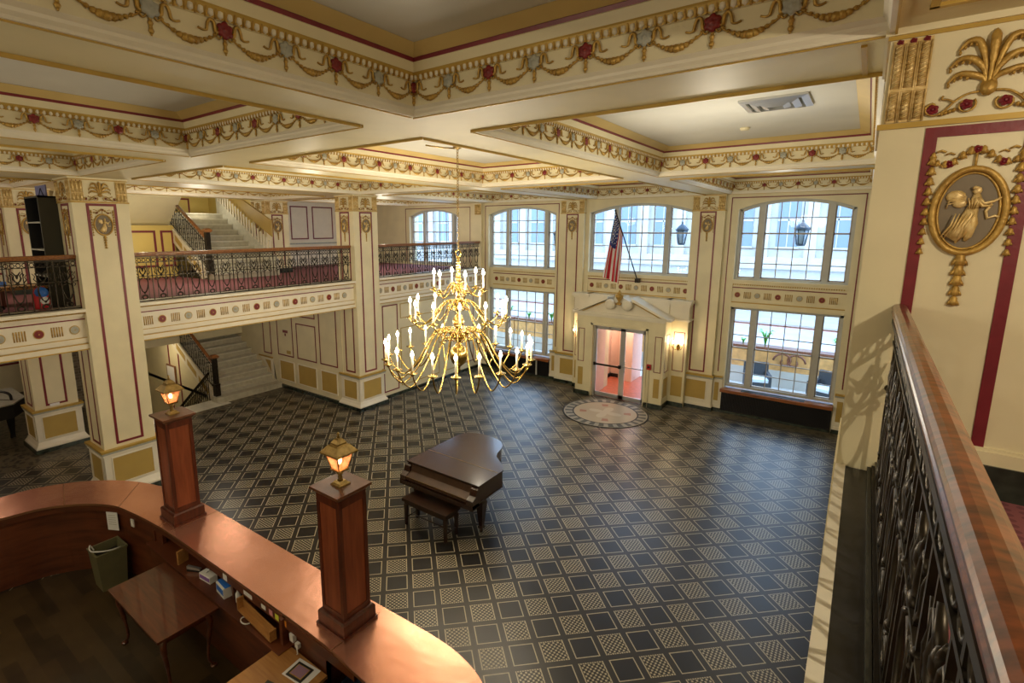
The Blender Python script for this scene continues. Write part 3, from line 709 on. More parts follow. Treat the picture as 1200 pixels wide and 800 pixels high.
# the continuous dado along the window wall
b = MB(); b.M = FR((0, WY, 0), (1, 0, 0), (0, -1, 0))
for (u0, u1) in ((-10.98, -10.72), (-8.12, -7.1), (-3.78, -2.78), (-.24, 4.0)):
    b.box(u0, 0, 0, u1, .10, .09, 3); b.box(u0, .10, 0, u1, .17, .07, 0); b.box(u0, .17, 0, u1, .92, .045, 0)
    b.box(u0, .92, 0, u1, .965, .07, 2); b.box(u0, .965, 0, u1, 1.0, .085, 1)
for (u0, u1) in ((-8.04, -7.94), (-2.97, -2.86), (-.18, -.06)): b.box(u0, .30, .045, u1, .82, .049, 4)
struct(b.build('baseboard_front', ['white', 'goldline', 'grey', 'darkmarble', 'ochre']))
# picture-rail cornice with swags on the window wall between beams
b = MB(); b.box(-10.4, 14.95, SOF-.001, -.02, 15.1, SOF+.02, 0); 
def pilaster(xc, w, label, name='pilaster', zb=1.0, dado=True):
    t = thing(name, (xc, WY-.06, 0), label, 'pilaster'); off = Matrix.Translation(-Vector(t.location))
    y = WY-.12
    b = MB(); b.box(xc-w/2, y, .98 if dado else 3.6, xc+w/2, WY, SOF); b.build('shaft', 'cream', t).matrix_local = off
    F = FR((xc-w/2, y, 0), (1, 0, 0), (0, -1, 0))
    b = MB(); b.M = F; stripe_frame(b, w/2-.205, 1.06, w/2+.205, CAPB-.02, .038, .006); b.build('stripe_frame', 'maroon', t).matrix_local = off
    if dado:
        b = MB(); b.M = F; e = .03
        b.box(-e, .10, -.1, w+e, .94, .04, 0); b.box(-e-.03, .10, -.1, w+e+.03, .17, .07, 0); b.box(-e-.04, 0, -.1, w+e+.04, .10, .09, 3)
        b.box(-e-.02, .90, -.1, w+e+.02, .95, .06, 2); b.box(-e-.03, .95, -.1, w+e+.03, 1.0, .075, 1)
        b.box(.13, .30, .04, w-.13, .82, .044, 4); stripe_frame(b, .11, .28, w-.11, .84, .02, .055, 0)
        b.build('pedestal', ['white', 'goldline', 'grey', 'darkmarble', 'ochre'], t).matrix_local = off
    b = MB(); b.M = F; b.box(-.012, CAPB-.012, -.1, w+.012, CAPB+.012, .012); b.box(-.012, SOF-.03, -.1, w+.012, SOF-.01, .012); b.build('capital_moulding', 'goldline', t).matrix_local = off
    b = MB(); b.M = F; fw = w*.215
    flute_block(b, .01, fw, CAPB+.015, SOF-.04); flute_block(b, w-fw, w-.01, CAPB+.015, SOF-.04); palmette(b, w/2, CAPB+.02, w-2*fw-.02, SOF-CAPB-.08)
    b.build('capital_ornament', ['giltlight', 'gold'], t).matrix_local = off
    medallion(t, off @ F @ Matrix.Translation((w/2, 5.07, 0)), .25, .36)
    return t
pilaster(-7.40, .80, 'flat cream pilaster with maroon stripe left of the entrance doorway')
pilaster(-3.45, .82, 'flat cream pilaster with maroon stripe right of the entrance doorway')
b = MB(); F = FR((-11.2, WY-.1, 0), (1, 0, 0), (0, -1, 0))
t = thing('pilaster', (-11.1, WY-.05, 3.6), 'narrow cream corner pilaster where the left wall meets the window wall', 'pilaster'); off = Matrix.Translation(-Vector(t.location))
b.box(-11.3, WY-.10, 3.62, -10.92, WY, SOF); b.build('shaft', 'cream', t).matrix_local = off
b = MB(); b.M = F; flute_block(b, .0, .26, CAPB+.015, SOF-.04); b.build('capital_ornament', ['giltlight', 'gold'], t).matrix_local = off

def window(n, x0, x1, z0, zs, zt, m1, m2, rows, arched=True, ycol=4):
    Y = 15.27; fw = .07
    b = MB()                                                    # outer frame + heavy mullions
    if arched:
        A = arch(x0, x1, zs, zt); B = arch(x0+fw, x1-fw, zs-fw*.9, zt-fw)
        for i in range(len(A)-1):
            b.prism([A[i], A[i+1], B[i+1], B[i]], Y-.06, Y+.06, 0, 'y')
        top = lambda x: None
        def topz(x):
            for i in range(len(B)-1):
                if B[i][0] <= x <= B[i+1][0]: f = (x-B[i][0])/(B[i+1][0]-B[i][0]); return B[i][1]+f*(B[i+1][1]-B[i][1])
            return zs-fw
    else:
        b.box(x0, Y-.06, zt-fw, x1, Y+.06, zt); topz = lambda x: zt-fw
    b.box(x0, Y-.06, z0, x0+fw, Y+.06, zs if arched else zt); b.box(x1-fw, Y-.06, z0, x1, Y+.06, zs if arched else zt)
    b.box(x0, Y-.08, z0, x1, Y+.06, z0+.07)
    for m in (m1, m2): b.box(m-.065, Y-.09, z0+.05, m+.065, Y+.06, topz(m)+.02)
    fr = struct(b.build('window_%d' % n, 'winframe'))
    mu = MB()
    lights = [(x0+fw, m1-.065, 1), (m1+.065, m2-.065, ycol), (m2+.065, x1-fw, 1)]
    zmax = zt-fw
    for (a, c, k) in lights:
        sw = .028
        for q in (a, c-sw): mu.box(q, Y-.03, z0+.06, q+sw, Y+.03, topz(q+sw/2))
        mu.box(a, Y-.03, z0+.06, c, Y+.03, z0+.06+sw*1.4)
        for j in range(1, rows):
            z = z0+.06+(zmax-z0-.06)*j/rows
            if z < min(topz(a), topz(c))-.01:
                th = .014 if (j != rows-(rows//2)) else .024
                mu.box(a, Y-.03 if th > .02 else Y-.014, z-th, c, Y+.014, z+th*.6)
        for j in range(1, k):
            x = a+(c-a)*j/k; mu.box(x-.010, Y-.014, z0+.06, x+.010, Y+.014, topz(x)+.01)
    mu.build('glazing_bars', 'muntin', fr)
    g = MB(); P = ([(x0+.03, z0+.03), (x1-.03, z0+.03)] + ([(x, z) for x, z in arch(x0+.03, x1-.03, zs-.03, zt-.03)][::-1] if arched else [(x1-.03, zt-.03), (x0+.03, zt-.03)]))
    g.poly([(x, Y+.0, z) for x, z in P]); g.build('glass_pane', 'glass', fr)
    return fr
window(1, -14.49, -12.05, 3.64, 5.47, 5.71, -13.78, -12.35, 5)
window(2, -10.67, -8.02, 3.64, 5.47, 5.71, -9.92, -8.42, 5)
window(3, -6.87, -3.83, 3.64, 5.47, 5.71, -6.05, -4.55, 5)
window(4, -2.74, -.26, 3.64, 5.47, 5.71, -2.20, -.74, 5)
window(5, -10.67, -8.02, .72, 2.93, 2.93, -9.92, -8.42, 6, False)
window(6, -2.74, -.26, .72, 2.93, 2.93, -2.18, -.74, 6, False)
# frieze between upper and lower windows
for n, (x0, x1), s0 in ((26, (-10.47, wins[1][1]), 0), (27, wins[2], 0), (28, wins[3], 0)):
    b = MB(); b.M = FR((0, WY+.03, 0), (1, 0, 0), (0, -1, 0))
    b.box(x0, 2.95, -.2, x1, 3.64, 0, 0); b.box(x0, 3.60, 0, x1, 3.66, .05, 0); b.box(x0, 3.55, 0, x1, 3.60, .03, 0)
    b.box(x0, 3.44, 0, x1, 3.465, .012, 2); b.box(x0, 3.05, 0, x1, 3.075, .03, 1); b.box(x0, 2.98, 0, x1, 3.05, .025, 0); b.box(x0, 2.93, 0, x1, 2.98, .045, 0)
    for i in range(int((x1-x0)/.05)): b.box(x0+.05*i+.01, 3.52, 0, x0+.05*i+.035, 3.55, .025, 1)
    t = struct(b.build('trim_%d' % n, ['cream', 'goldline', 'maroon']))
    circ_bars(t, FR((x0, WY+.03, 0), (1, 0, 0), (0, -1, 0)), x1-x0, 3.26, pitch=.468, first=.13, r=.07)
# sills with dark convector grilles
for n, (x0, x1) in ((29, (-10.72, -8.1)), (30, (-2.80, -.25))):
    b = MB(); b.box(x0, WY-.17, .63, x1, WY+.25, .68, 0); b.box(x0, WY-.19, .60, x1, WY-.14, .67, 0); b.box(x0+.5, WY-.12, .68, x1-.6, WY+.05, .692, 1)
    struct(b.build('trim_%d' % n, ['sillwood', 'black']))
    t = thing('radiator_cover', ((x0+x1)/2, WY-.05, 0), ['black slatted radiator cover under the lower left window', 'black slatted radiator cover under the lower right window'][n-29], 'radiator')
    off = Matrix.Translation(-Vector(t.location))
    b = MB(); b.box(x0+.02, WY-.06, .05, x1-.02, WY+.05, .60)
    k = int((x1-x0-.1)/.03)
    for i in range(k): b.box(x0+.05+.03*i, WY-.072, .09, x0+.062+.03*i, WY-.06, .57)
    b.build('grille', 'radiator', t).matrix_local = off
    b = MB(); b.box(x0+.02, WY-.09, 0, x1-.02, WY+.05, .06); b.build('plinth', 'darkmarble', t).matrix_local = off
    if n == 29:
        b = MB(); b.box(-8.63, WY-.08, .05, -8.58, WY-.06, .60); b.build('post', 'winframe', t).matrix_local = off

# ------------------------------------------------------------------ entrance portico
t = thing('entrance_portico', (-5.45, 14.7, 0), 'cream entrance portico with broken pediment and gilded urn around the glass doors', 'doorway'); off = Matrix.Translation(-Vector(t.location))
YC = 14.22; YW = 14.76
def pbuild(b, nm, m): o = b.build(nm, m, t); o.matrix_local = off; return o
b = MB()
for (x0, x1) in ((-6.76, -6.24), (-4.66, -4.14)): b.box(x0, YC, 0, x1, WY, 2.5, 0)
b.box(-6.24, YC, 2.18, -4.66, WY, 2.5, 0)
for (x0, x1) in ((-7.12, -6.76), (-4.14, -3.70)): b.box(x0, YW, 0, x1, WY, 2.5, 0)
b.M = FR((0, YC, 0), (1, 0, 0), (0, -1, 0))
for (u0, u1) in ((-6.70, -6.50), (-4.40, -4.20)):
    stripe_frame(b, u0, 1.03, u1, 2.05, .018, .006, 2); b.box(u0+.02, .30, 0, u1-.02, .85, .005, 3)
for (x0, x1) in ((-6.30, -6.24), (-4.66, -4.60)): b.box(x0, 0, 0, x1, 2.24, .03, 0)
b.box(-6.30, 2.18, 0, -4.60, 2.24, .03, 0)
b.box(-6.80, 0, 0, -6.26, .12, .03, 1); b.box(-4.64, 0, 0, -4.10, .12, .03, 1)
b.box(-5.54, 2.34, 0, -5.42, 2.42, .012, 0)
b.M = FR((0, YW, 0), (1, 0, 0), (0, -1, 0))
for (u0, u1) in ((-7.06, -6.82), (-4.06, -3.76)):
    stripe_frame(b, u0, 1.03, u1, 2.15, .018, .006, 2); b.box(u0, .30, 0, u1, .88, .005, 3); b.box(u0-.06, 0, 0, u1+.06, .12, .03, 1)
b.M = FR((-4.14, YC, 0), (0, 1, 0), (1, 0, 0)); stripe_frame(b, .1, 1.03, .44, 2.1, .018, .006, 2); b.box(.1, .30, 0, .44, .85, .005, 3); b.box(0, 0, 0, .54, .12, .03, 1)
pbuild(b, 'piers', ['cream', 'darkmarble', 'maroon', 'ochre'])
b = MB()
def entab(x0, x1, y):
    b.box(x0-.02, y-.02, 2.44, x1+.02, WY, 2.50, 0); b.box(x0-.04, y-.05, 2.50, x1+.04, WY, 2.56, 0)
def entab2(x0, x1, y):
    b.box(x0, y, 2.5, x1, WY, 2.92, 0); b.box(x0-.03, y-.04, 2.90, x1+.03, WY, 2.95, 0); b.box(x0-.06, y-.08, 2.95, x1+.06, WY, 3.04, 0)
    for k, e in enumerate((.03, .06)): b.box(x0-e, y-e, 2.46+.03*k, x1+e, WY, 2.49+.03*k, 0)
entab2(-7.10, -6.66, YW-.05); entab2(-4.24, -3.68, YW-.05); entab(-6.72, -4.18, YC)
b.box(-6.70, YW-.1, 2.5, -4.2, WY, 3.04, 0)
b.prism([(-6.72, 2.56), (-4.18, 2.56), (-5.45, 3.08)], YC+.02, YW, 0, 'y')   # tympanum
for (P) in ([(-6.84, 2.56), (-6.72, 2.56), (-5.80, 2.99), (-5.80, 3.07)], [(-4.06, 2.56), (-4.18, 2.56), (-5.10, 2.99), (-5.10, 3.07)]):
    b.prism(P, YC-.10, YW, 0, 'y')
b.box(-6.90, YC-.06, 2.50, -4.00, YC+.3, 2.57, 0)
pbuild(b, 'pediment', ['white', 'goldline'])
b = MB()
for P in ([(-6.62, 2.58), (-6.55, 2.58), (-5.82, 2.92), (-5.82, 2.95)], [(-4.28, 2.58), (-4.35, 2.58), (-5.08, 2.92), (-5.08, 2.95)]): b.prism(P, YC-.02, YC+.02, 0, 'y')
pbuild(b, 'gilt_line', 'goldline')
for s in (-1, 1):
    b = MB(); b.M = FR((-5.45+s*.25, YC-.10, 2.86), (1, 0, 0), (0, -1, 0)); b.lathe([(.13, -.05), (.15, .0), (.15, .05), (.12, .08), (.05, .09)], 24)
    b.tube([(.12*cos(a)*(1-a/9), .12*sin(a)*(1-a/9), .085) for a in [x*.4 for x in range(16)]], .012, 6)
    pbuild(b, 'scroll', 'white')
b = MB(); b.lathe([(.10, 2.86), (.10, 2.90), (.05, 2.92), (.03, 2.95), (.035, 2.97), (.09, 3.04), (.115, 3.11), (.10, 3.15), (.06, 3.16), (.075, 3.18), (.03, 3.22), (.02, 3.26), (.005, 3.28)], 20, (-5.45, YC-.08))
pbuild(b, 'urn', 'gold')
# doors
def door(n, x0, x1, bar, side):
    b = MB(); Y0, Y1 = YC+.10, YC+.15; w = .075
    b.box(x0, Y0, .02, x0+w, Y1, 2.16); b.box(x1-w, Y0, .02, x1, Y1, 2.16); b.box(x0, Y0, 2.06, x1, Y1, 2.16); b.box(x0, Y0, .02, x1, Y1, .14)
    d = struct(b.build('door_%d' % n, 'steel'))
    g = MB(); g.poly([(x0+w, YC+.125, .14), (x1-w, YC+.125, .14), (x1-w, YC+.125, 2.06), (x0+w, YC+.125, 2.06)]); g.build('glass_pane', 'glass', d)
    h = MB()
    if bar: h.box(x0+.03, YC+.02, .98, x1-.02, YC+.06, 1.03); h.box(x0+.02, YC+.03, .96, x0+.08, YC+.11, 1.05); h.box(x1-.09, YC+.03, .96, x1-.02, YC+.11, 1.05)
    else: h.box(x0+.03, YC+.03, 1.02, x1-.02, YC+.06, 1.045); h.tube([(x0+.12, YC+.04, .86), (x0+.13, YC+.0, .9), (x0+.13, YC+.0, 1.15), (x0+.12, YC+.04, 1.19)], .012, 8)
    h.build('push_bar', 'iron' if bar else 'chrome', d)
    if bar: c = MB(); c.box(x0+.15, YC+.02, 2.10, x0+.48, YC+.1, 2.16); c.build('closer', 'steel', d)
    return d
door(1, -6.22, -5.35, True, 1); door(2, -5.35, -4.67, False, -1)
b = MB(); b.box(-6.24, YC+.08, 0, -6.18, YC+.17, 2.18); b.box(-4.70, YC+.08, 0, -4.66, YC+.17, 2.18); b.box(-6.24, YC+.08, 2.14, -4.66, YC+.17, 2.20); struct(b.build('trim_31', 'steel'))
# vestibule behind the doors
b = MB(); b.box(-6.6, WY, -.02, -4.4, 17.2, .004, 0); b.box(-6.24, YC+.13, 0, -4.66, WY, .006, 0); struct(b.build('floor', 'terracotta'))
b = MB(); b.box(-7.0, WY+.4, 0, -6.6, 17.2, 2.7, 0); b.box(-7.0, 16.6, 0, -5.75, 17.2, 2.7, 0); b.box(-4.4, WY+.4, 0, -4.0, 17.2, 2.7, 0)
b.box(-7.0, WY+.4, 2.5, -4.0, 17.2, 2.8, 0); b.box(-6.6, WY+.4, 0, -6.56, 16.6, .12, 1); b.box(-6.6, 16.56, 0, -5.75, 16.6, .12, 1)
b.box(-6.2, 16.3, 0, -5.75, 16.6, 2.7, 0)
struct(b.build('wall_front', ['pinkwall', 'black']))
b = MB(); b.box(-6.24, YC+.17, 0, -6.2, WY, 2.18, 0); struct(b.build('trim_32', 'pinkwall'))
# door in wall: window 2 lower opening is closed round the passage
b = MB(); b.box(-6.87, WY, 0, -6.24, WT, 2.95); b.box(-4.66, WY, 0, -3.83, WT, 2.95); b.box(-6.24, WY, 2.2, -4.66, WT, 2.95); struct(b.build('wall_front', 'cream'))

# mat
def mat_mat():
    m, nt, b = newmat('medallion_carpet'); g = G(nt); x, y, z = g.xyz()
    r = g.m('SQRT', g.m('ADD', g.m('MULTIPLY', x, x), g.m('MULTIPLY', y, y)))
    a = g.m('ARCTAN2', y, x)
    star = g.m('ADD', .30, g.m('MULTIPLY', .16, g.m('COSINE', g.m('MULTIPLY', a, 4))))
    instar = g.m('LESS_THAN', r, star)
    spots = g.m('MULTIPLY', g.m('MULTIPLY', g.m('LESS_THAN', r, .68), g.m('GREATER_THAN', r, .50)), g.m('GREATER_THAN', g.m('SINE', g.m('MULTIPLY', a, 4)), .85))
    c = g.mix(instar, (.50, .42, .30), (.60, .54, .42)); c = g.mix(spots, c, (.40, .20, .14))
    c = g.mix(g.m('GREATER_THAN', r, .84), c, (.03, .03, .03))
    wav = g.m('GREATER_THAN', g.m('SINE', g.m('MULTIPLY', a, 26)), .1)
    c = g.mix(g.m('GREATER_THAN', r, .88), c, g.mix(wav, (.10, .10, .09), (.34, .32, .26)))
    c = g.mix(g.m('GREATER_THAN', r, 1.08), c, (.35, .32, .24)); c = g.mix(g.m('GREATER_THAN', r, 1.11), c, (.02, .02, .02))
    nt.links.new(c, b.inputs['Base Color']); setp(b, rough=.6, spec=.4); return m
b = MB(); b.lathe([(0.001, .004), (1.13, .004), (1.15, .008), (1.13, .013), (.001, .014)], 64)
o = b.build('round_carpet', mat_mat()); o.location = (-5.28, 13.05, 0); tag(o, 'round pale medallion carpet with dark ring in front of the entrance doors', 'carpet')

# fire alarm
t = thing('fire_alarm', (-4.52, YC-.01, 1.17), 'small red fire alarm pull box right of the glass doors', 'fire alarm')
b = MB(); b.box(-.06, -.04, -.075, .06, .01, .075); b.build('housing', 'firered', t)
b = MB(); b.box(-.03, -.055, -.02, .03, -.04, .03); b.build('handle', 'black', t)
b = MB(); b.cyl(0, -.01, -1.17, -.075, .012, 8); b.build('conduit', 'cream', t)

# wall sconces
def sconce(x, label):
    t = thing('wall_sconce', (x, YW-.01, 1.72), label, 'wall lamp', 'candle sconces beside the entrance doors')
    b = MB(); b.M = FR((0, 0, 0), (1, 0, 0), (0, -1, 0)); ellipse(b, 0, 0, .045, .09, 0, .015, 16); b.build('backplate', 'brass', t)
    for s in (-1, 1):
        b = MB(); b.tube([(0, -.02, -.02), (s*.05, -.09, -.06), (s*.11, -.11, -.03), (s*.12, -.11, .03)], .008, 6); b.lathe([(.012, 0), (.035, .008), (.03, .015)], 12, (s*.12, -.11), z=.025); a = b.build('arm', 'brass', t)
        b = MB(); b.cyl(s*.12, -.11, .04, .12, .011, 8); b.build('candle', 'candle', a)
        b = MB(); b.ell((s*.12, -.11, .15), (.022, .022, .04), 10, 6); b.build('bulb', 'sconceglow', a)
    light((x, YW-.2, 1.98), 5, (1, .76, .48), .03)
sconce(-6.93, 'brass two-candle wall sconce left of the entrance doors'); sconce(-3.92, 'brass two-candle wall sconce right of the entrance doors')

# flag
t = thing('flag', (-5.26, 14.98, 3.50), 'drooping American flag on a slanted dark pole above the entrance', 'flag')
P0 = Vector((-5.26, 14.98, 3.5)); P1 = Vector((-5.56, 13.85, 5.45)); D = (P1-P0)
b = MB(); b.tube([(0, 0, 0), tuple(D)], .016, 8); b.ell(tuple(D*1.01), (.03, .03, .03), 8, 6); b.build('pole', 'iron', t)
b = MB(); b.box(-.06, -.05, -.07, .06, .10, .05); b.build('bracket', 'iron', t)
def flagcloth():
    b = MB(); ns, nt_ = 52, 44
    A, B_ = Vector((-5.56, 13.86, 5.42)), Vector((-5.475, 14.22, 4.80))      # hoist along the pole
    Cc, Dd = Vector((-5.93, 13.95, 3.66)), Vector((-5.43, 14.0, 3.46))
    base = Vector((-5.26, 14.98, 3.5)); R = []
    for i in range(ns+1):
        s = i/ns; row = []
        for j in range(nt_+1):
            q = j/nt_
            p = (A*(1-s)+B_*s)*(1-q) + (Cc*(1-s)+Dd*s)*q - base
            k = min(1, q*2.2)
            p.y += .075*sin(15*s+1.6*q)*k; p.x += .018*sin(26*s+3*q)*k - .02*sin(PI*q)*(1-s)
            row.append(b.pt(p))
        R.append(row)
    for i in range(ns):
        for j in range(nt_):
            st = i*13//ns
            mi = 2 if (i < ns*7/13 and j < nt_*.44) else (0 if st % 2 == 0 else 1)
            b.sm = True; b.face((R[i][j], R[i][j+1], R[i+1][j+1], R[i+1][j]), mi)
    b.build('cloth', ['flagred', 'flagwhite', 'flagblue'], t)
    s_ = MB()
    for i in range(1, 10):
        for j in range(1, 12):
            if (i+j) % 2: continue
            a = R[int(i*ns*7/13/10)][int(j*nt_*.44/12)]; x, y, z = b.v[a]
            s_.prism([(x+.022*(1 if k % 2 == 0 else .42)*sin(PI*k/5), z+.022*(1 if k % 2 == 0 else .42)*cos(PI*k/5)) for k in range(10)], y-.012, y-.008, 0, 'y')
    s_.build('stars', 'flagwhite', t)
flagcloth()

# ------------------------------------------------------------------ iron railings
def panel_mesh(H=.86, w=.33, k=6, th=1.0):
    """one bay of the cast railing: bars, cup with leaves, lyre and ring. local x along, z up"""
    b = MB(); r = .007*th
    b.box(-w/2-.008, -.008, 0, -w/2+.008, .008, H)
    for x in (-w*.24, w*.24): b.box(x-.006, -.006, .02, x+.006, .006, H-.10)
    for z in (.02, H-.015, H-.105, H*.56): b.box(-w/2, -.009, z-.007, w/2, .009, z+.007)
    # frieze of rings
    for x in (-w*.36, -w*.12, w*.12, w*.36):
        b.tube([(x+.03*cos(a*PI/5), 0, H-.06+.034*sin(a*PI/5)) for a in range(11)], r*.8, 5, caps=False)
    # cup, bell flowers
    z = H*.56
    b.sm = True
    for s in (-1, 1):
        b.tube([(0, 0, z+.03), (s*.03, 0, z+.05), (s*.052, 0, z+.10), (s*.04, 0, z+.15), (s*.07, 0, z+.185), (s*.095, 0, z+.165), (s*.085, 0, z+.14)], [r, r*1.3, r*1.6, r, r, r, r*.6], k)
        b.tube([(0, 0, z+.12), (s*.025, 0, z+.17), (s*.055, 0, z+.215)], [r, r*1.2, r*.8], k)
        b.tube([(s*w*.24, 0, z+.02), (s*w*.36, 0, z+.07), (s*w*.30, 0, z+.12), (s*w*.40, 0, z+.17)], [r, r, r*.8, r*.6], k)
        # lyre below
        b.tube([(s*.01, 0, z-.03), (s*.07, 0, z-.07), (s*.078, 0, z-.14), (s*.062, 0, z-.22), (s*.035, 0, z-.30), (0, 0, z-.33)], r*1.25, k)
        b.tube([(s*.055, 0, z-.05), (s*.10, 0, z-.02), (s*.12, 0, z-.06), (s*.10, 0, z-.085)], r, k)
        b.tube([(0, 0, z-.37), (s*.045, 0, z-.39), (s*.055, 0, z-.43), (s*.02, 0, z-.46)], r, k)
    b.tube([(.04*cos(a*PI/6), 0, .06+.035*sin(a*PI/6)) for a in range(13)], r, k, caps=False)
    b.ell((0, 0, z+.01), (.03, .012*th, .03), 10, 5); b.ell((0, 0, z+.13), (.018, .012*th, .04), 8, 5); b.ell((0, 0, z-.33), (.02, .012*th, .022), 8, 5)
    for s in (-1, 1): b.ell((s*w*.5, 0, z), (.02, .014*th, .02), 8, 5)
    return b
pan = panel_mesh(.86, .33, 6, 1.25).build('railing_panel', 'bronze'); clean(pan)
def hand_profile(sc=1.0):
    L_ = [(.034, 0), (.036, .008), (.030, .012), (.030, .018), (.042, .024), (.050, .030), (.050, .036), (.044, .040), (.044, .044), (.049, .048), (.050, .056), (.044, .064), (.030, .070), (.012, .073)]
    return [(-x*sc, z) for x, z in L_] + [(x*sc, z) for x, z in L_[::-1]]
def rail(p0, p1, zt, zb, label, wood='oakrail', sc=1.0, panel=pan, base='iron', name='balcony_railing', hook=None):
    p0 = Vector((*p0, zb)); p1 = Vector((*p1, zb)); L = (p1-p0).length; u = (p1-p0)/L
    t = thing(name, tuple(p0), label, 'railing'); t.rotation_euler = (0, 0, math.atan2(u.y, u.x))
    H = zt-zb-.072-.02
    b = MB(); b.sm = True; pr = hand_profile(sc); b.rings([[(x, -a, H+.02+c) for a, c in pr] for x in [L*i/8 for i in range(9)]], close=True); b.build('handrail', wood, t, smooth=False)
    b = MB(); b.box(0, -.022, H, L, .022, H+.02); b.box(0, -.02, 0, L, .02, .025); b.build('rails', base, t)
    n = max(1, round(L/.33)); w = L/n; hs = (H-.025)/.86
    for i in range(n):
        inst(panel, t, Matrix.Translation(((i+.5)*w, 0, .025)) @ Matrix.Diagonal((w/.33, 1, hs, 1)))
    return t
rail((-11.0, -2.5), (-11.0, 3.09), 4.56, 3.62, 'iron balcony railing with wooden handrail at the far left, in front of the black shelf')
rail((-11.0, 3.96), (-11.0, 9.16), 4.56, 3.62, 'long iron balcony railing with wooden handrail in front of the upper marble stairs')
rail((-11.0, 10.03), (-11.0, 14.98), 4.56, 3.62, 'iron balcony railing directly behind the chandelier, by the far corner')
pan2 = panel_mesh(.86, .33, 8, 1.15).build('railing_panel', 'bronze'); clean(pan2)
rail((.155, -1.2), (.155, 3.15), 4.645, 3.80, 'near iron railing with polished red-brown wooden handrail beside the camera', 'railwood', .57, pan2, 'iron')

# ------------------------------------------------------------------ staircases
def stairs(x0, y0, y1, z0, n, rise, run, label, mt='marble'):
    t = thing('staircase', (x0, (y0+y1)/2, z0), label, 'stairs'); off = Matrix.Translation(-Vector(t.location))
    for i in range(n):
        b = MB(); xa = x0-run*i
        b.box(xa-run-.02, y0, z0+rise*i, xa, y1, z0+rise*(i+1)-.035, 1); b.box(xa-run-.02, y0-.01, z0+rise*(i+1)-.035, xa+.03, y1, z0+rise*(i+1), 0)
        b.build('step', ['marble', 'marbleriser'], t).matrix_local = off
    return t, off
RISE, RUN = .172, .295
st1, off1 = stairs(-14.8, 7.15, 9.15, 0, 10, RISE, RUN, 'lower white marble staircase rising from the hall carpet beside the panelled wall')
b = MB(); b.prism([(-14.5, 7.2), (-14.5, 9.1), (-15.0, 9.1), (-15.0, 7.1), (-14.85, 7.02), (-14.62, 7.05)], 0, .17, 0); o = b.build('step', 'marbleriser', st1); o.matrix_local = off1
def flight_side(parent, off, x0, z0, n, y, up=True, lab=''):
    """stringer with ochre panels, newel post, sloping iron balustrade"""
    dx = -RUN*n; dz = RISE*n
    b = MB(); s = dz/dx
    b.prism([(x0-.15, z0+.0+.05), (x0-.15, z0+.30), (x0+dx, z0+dz+.26), (x0+dx, z0+dz-.12), (x0-.35, z0-.02)], y-.05, y, 0, 'y')
    k = 4
    for i in range(k):
        a, c = i/k+.025, (i+1)/k-.025
        f = lambda q, o_: (x0-.35+(dx+.35)*q, z0+.06+dz*.97*q+o_)
        b.prism([f(a, .02), f(c, .02), f(c, .20), f(a, .20)], y-.056, y-.05, 1, 'y')
    o = b.build('stringer', ['white', 'ochre'], parent); o.matrix_local = off
    b = MB(); ha = 1.0
    A = Vector((x0-.05, y-.02, z0+1.13)); B_ = Vector((x0+dx, y-.02, z0+dz+1.13))
    pr = hand_profile(.9)
    b.rings([[(A.x, A.y+a, A.z+c) for a, c in pr], [(B_.x, B_.y+a, B_.z+c) for a, c in pr]]); o = b.build('handrail', 'oakrail', parent, smooth=True); o.matrix_local = off
    b = MB()
    for i in range(int(n*2.6)):
        q = (i+.5)/(n*2.6); x = A.x+dx*q*.97; zt = A.z+dz*q; zb = zt-.80
        b.box(x-.007, y-.027, zb, x+.007, y-.013, zt)
        if i % 2:
            for zz in (.25, .5): b.tube([(x+.05*cos(a*PI/4)+.06, y-.02, zb+zz+.07*sin(a*PI/4)) for a in range(9)], .006, 5, caps=False)
    b.tube([(A.x, A.y, A.z-.12), (B_.x, B_.y, B_.z-.12)], .01, 5); b.tube([(A.x, A.y, A.z-.76), (B_.x, B_.y, B_.z-.76)], .01, 5)
    o = b.build('balusters', 'iron', parent); o.matrix_local = off
    b = MB(); X = x0+.02; Yc = y-.0
    b.box(X-.075, Yc-.075, z0+.17, X+.075, Yc+.075, z0+.52); b.box(X-.055, Yc-.055, z0+.52, X+.055, Yc+.055, z0+1.30)
    for q in (-.04, .04): b.box(X+q-.008, Yc-.065, z0+.55, X+q+.008, Yc+.065, z0+1.25)
    b.box(X-.08, Yc-.08, z0+.50, X+.08, Yc+.08, z0+.54); o = b.build('newel_post', 'iron', parent); o.matrix_local = off
    b = MB(); b.rings([[(X-k_, Yc-k_, z), (X+k_, Yc-k_, z), (X+k_, Yc+k_, z), (X-k_, Yc+k_, z)] for k_, z in ((.07, z0+1.30), (.10, z0+1.33), (.10, z0+1.37), (.05, z0+1.41))]); o = b.build('newel_cap', 'oakrail', parent); o.matrix_local = off
flight_side(st1, off1, -14.8, 0, 10, 7.15)
b = MB(); b.prism([(-14.8, .25), (-14.8, .0), (-20.6, 0), (-20.6, 1.55), (-17.0, 1.55)], 7.12, 7.14, 0, 'y'); b.box(-20.6, 7.12, -2.6, -14.95, 7.14, .1, 0)
b.box(-17.0, 7.11, -2.0, -16.94, 7.12, 1.4, 1) if False else None
for x in (-17.05, -17.72):
    b.box(x, 7.108, -2.0, x+.07, 7.12, min(1.5, (-14.8-x-.1)*.583), 1)
struct(b.build('wall_left', ['cream', 'maroon']))
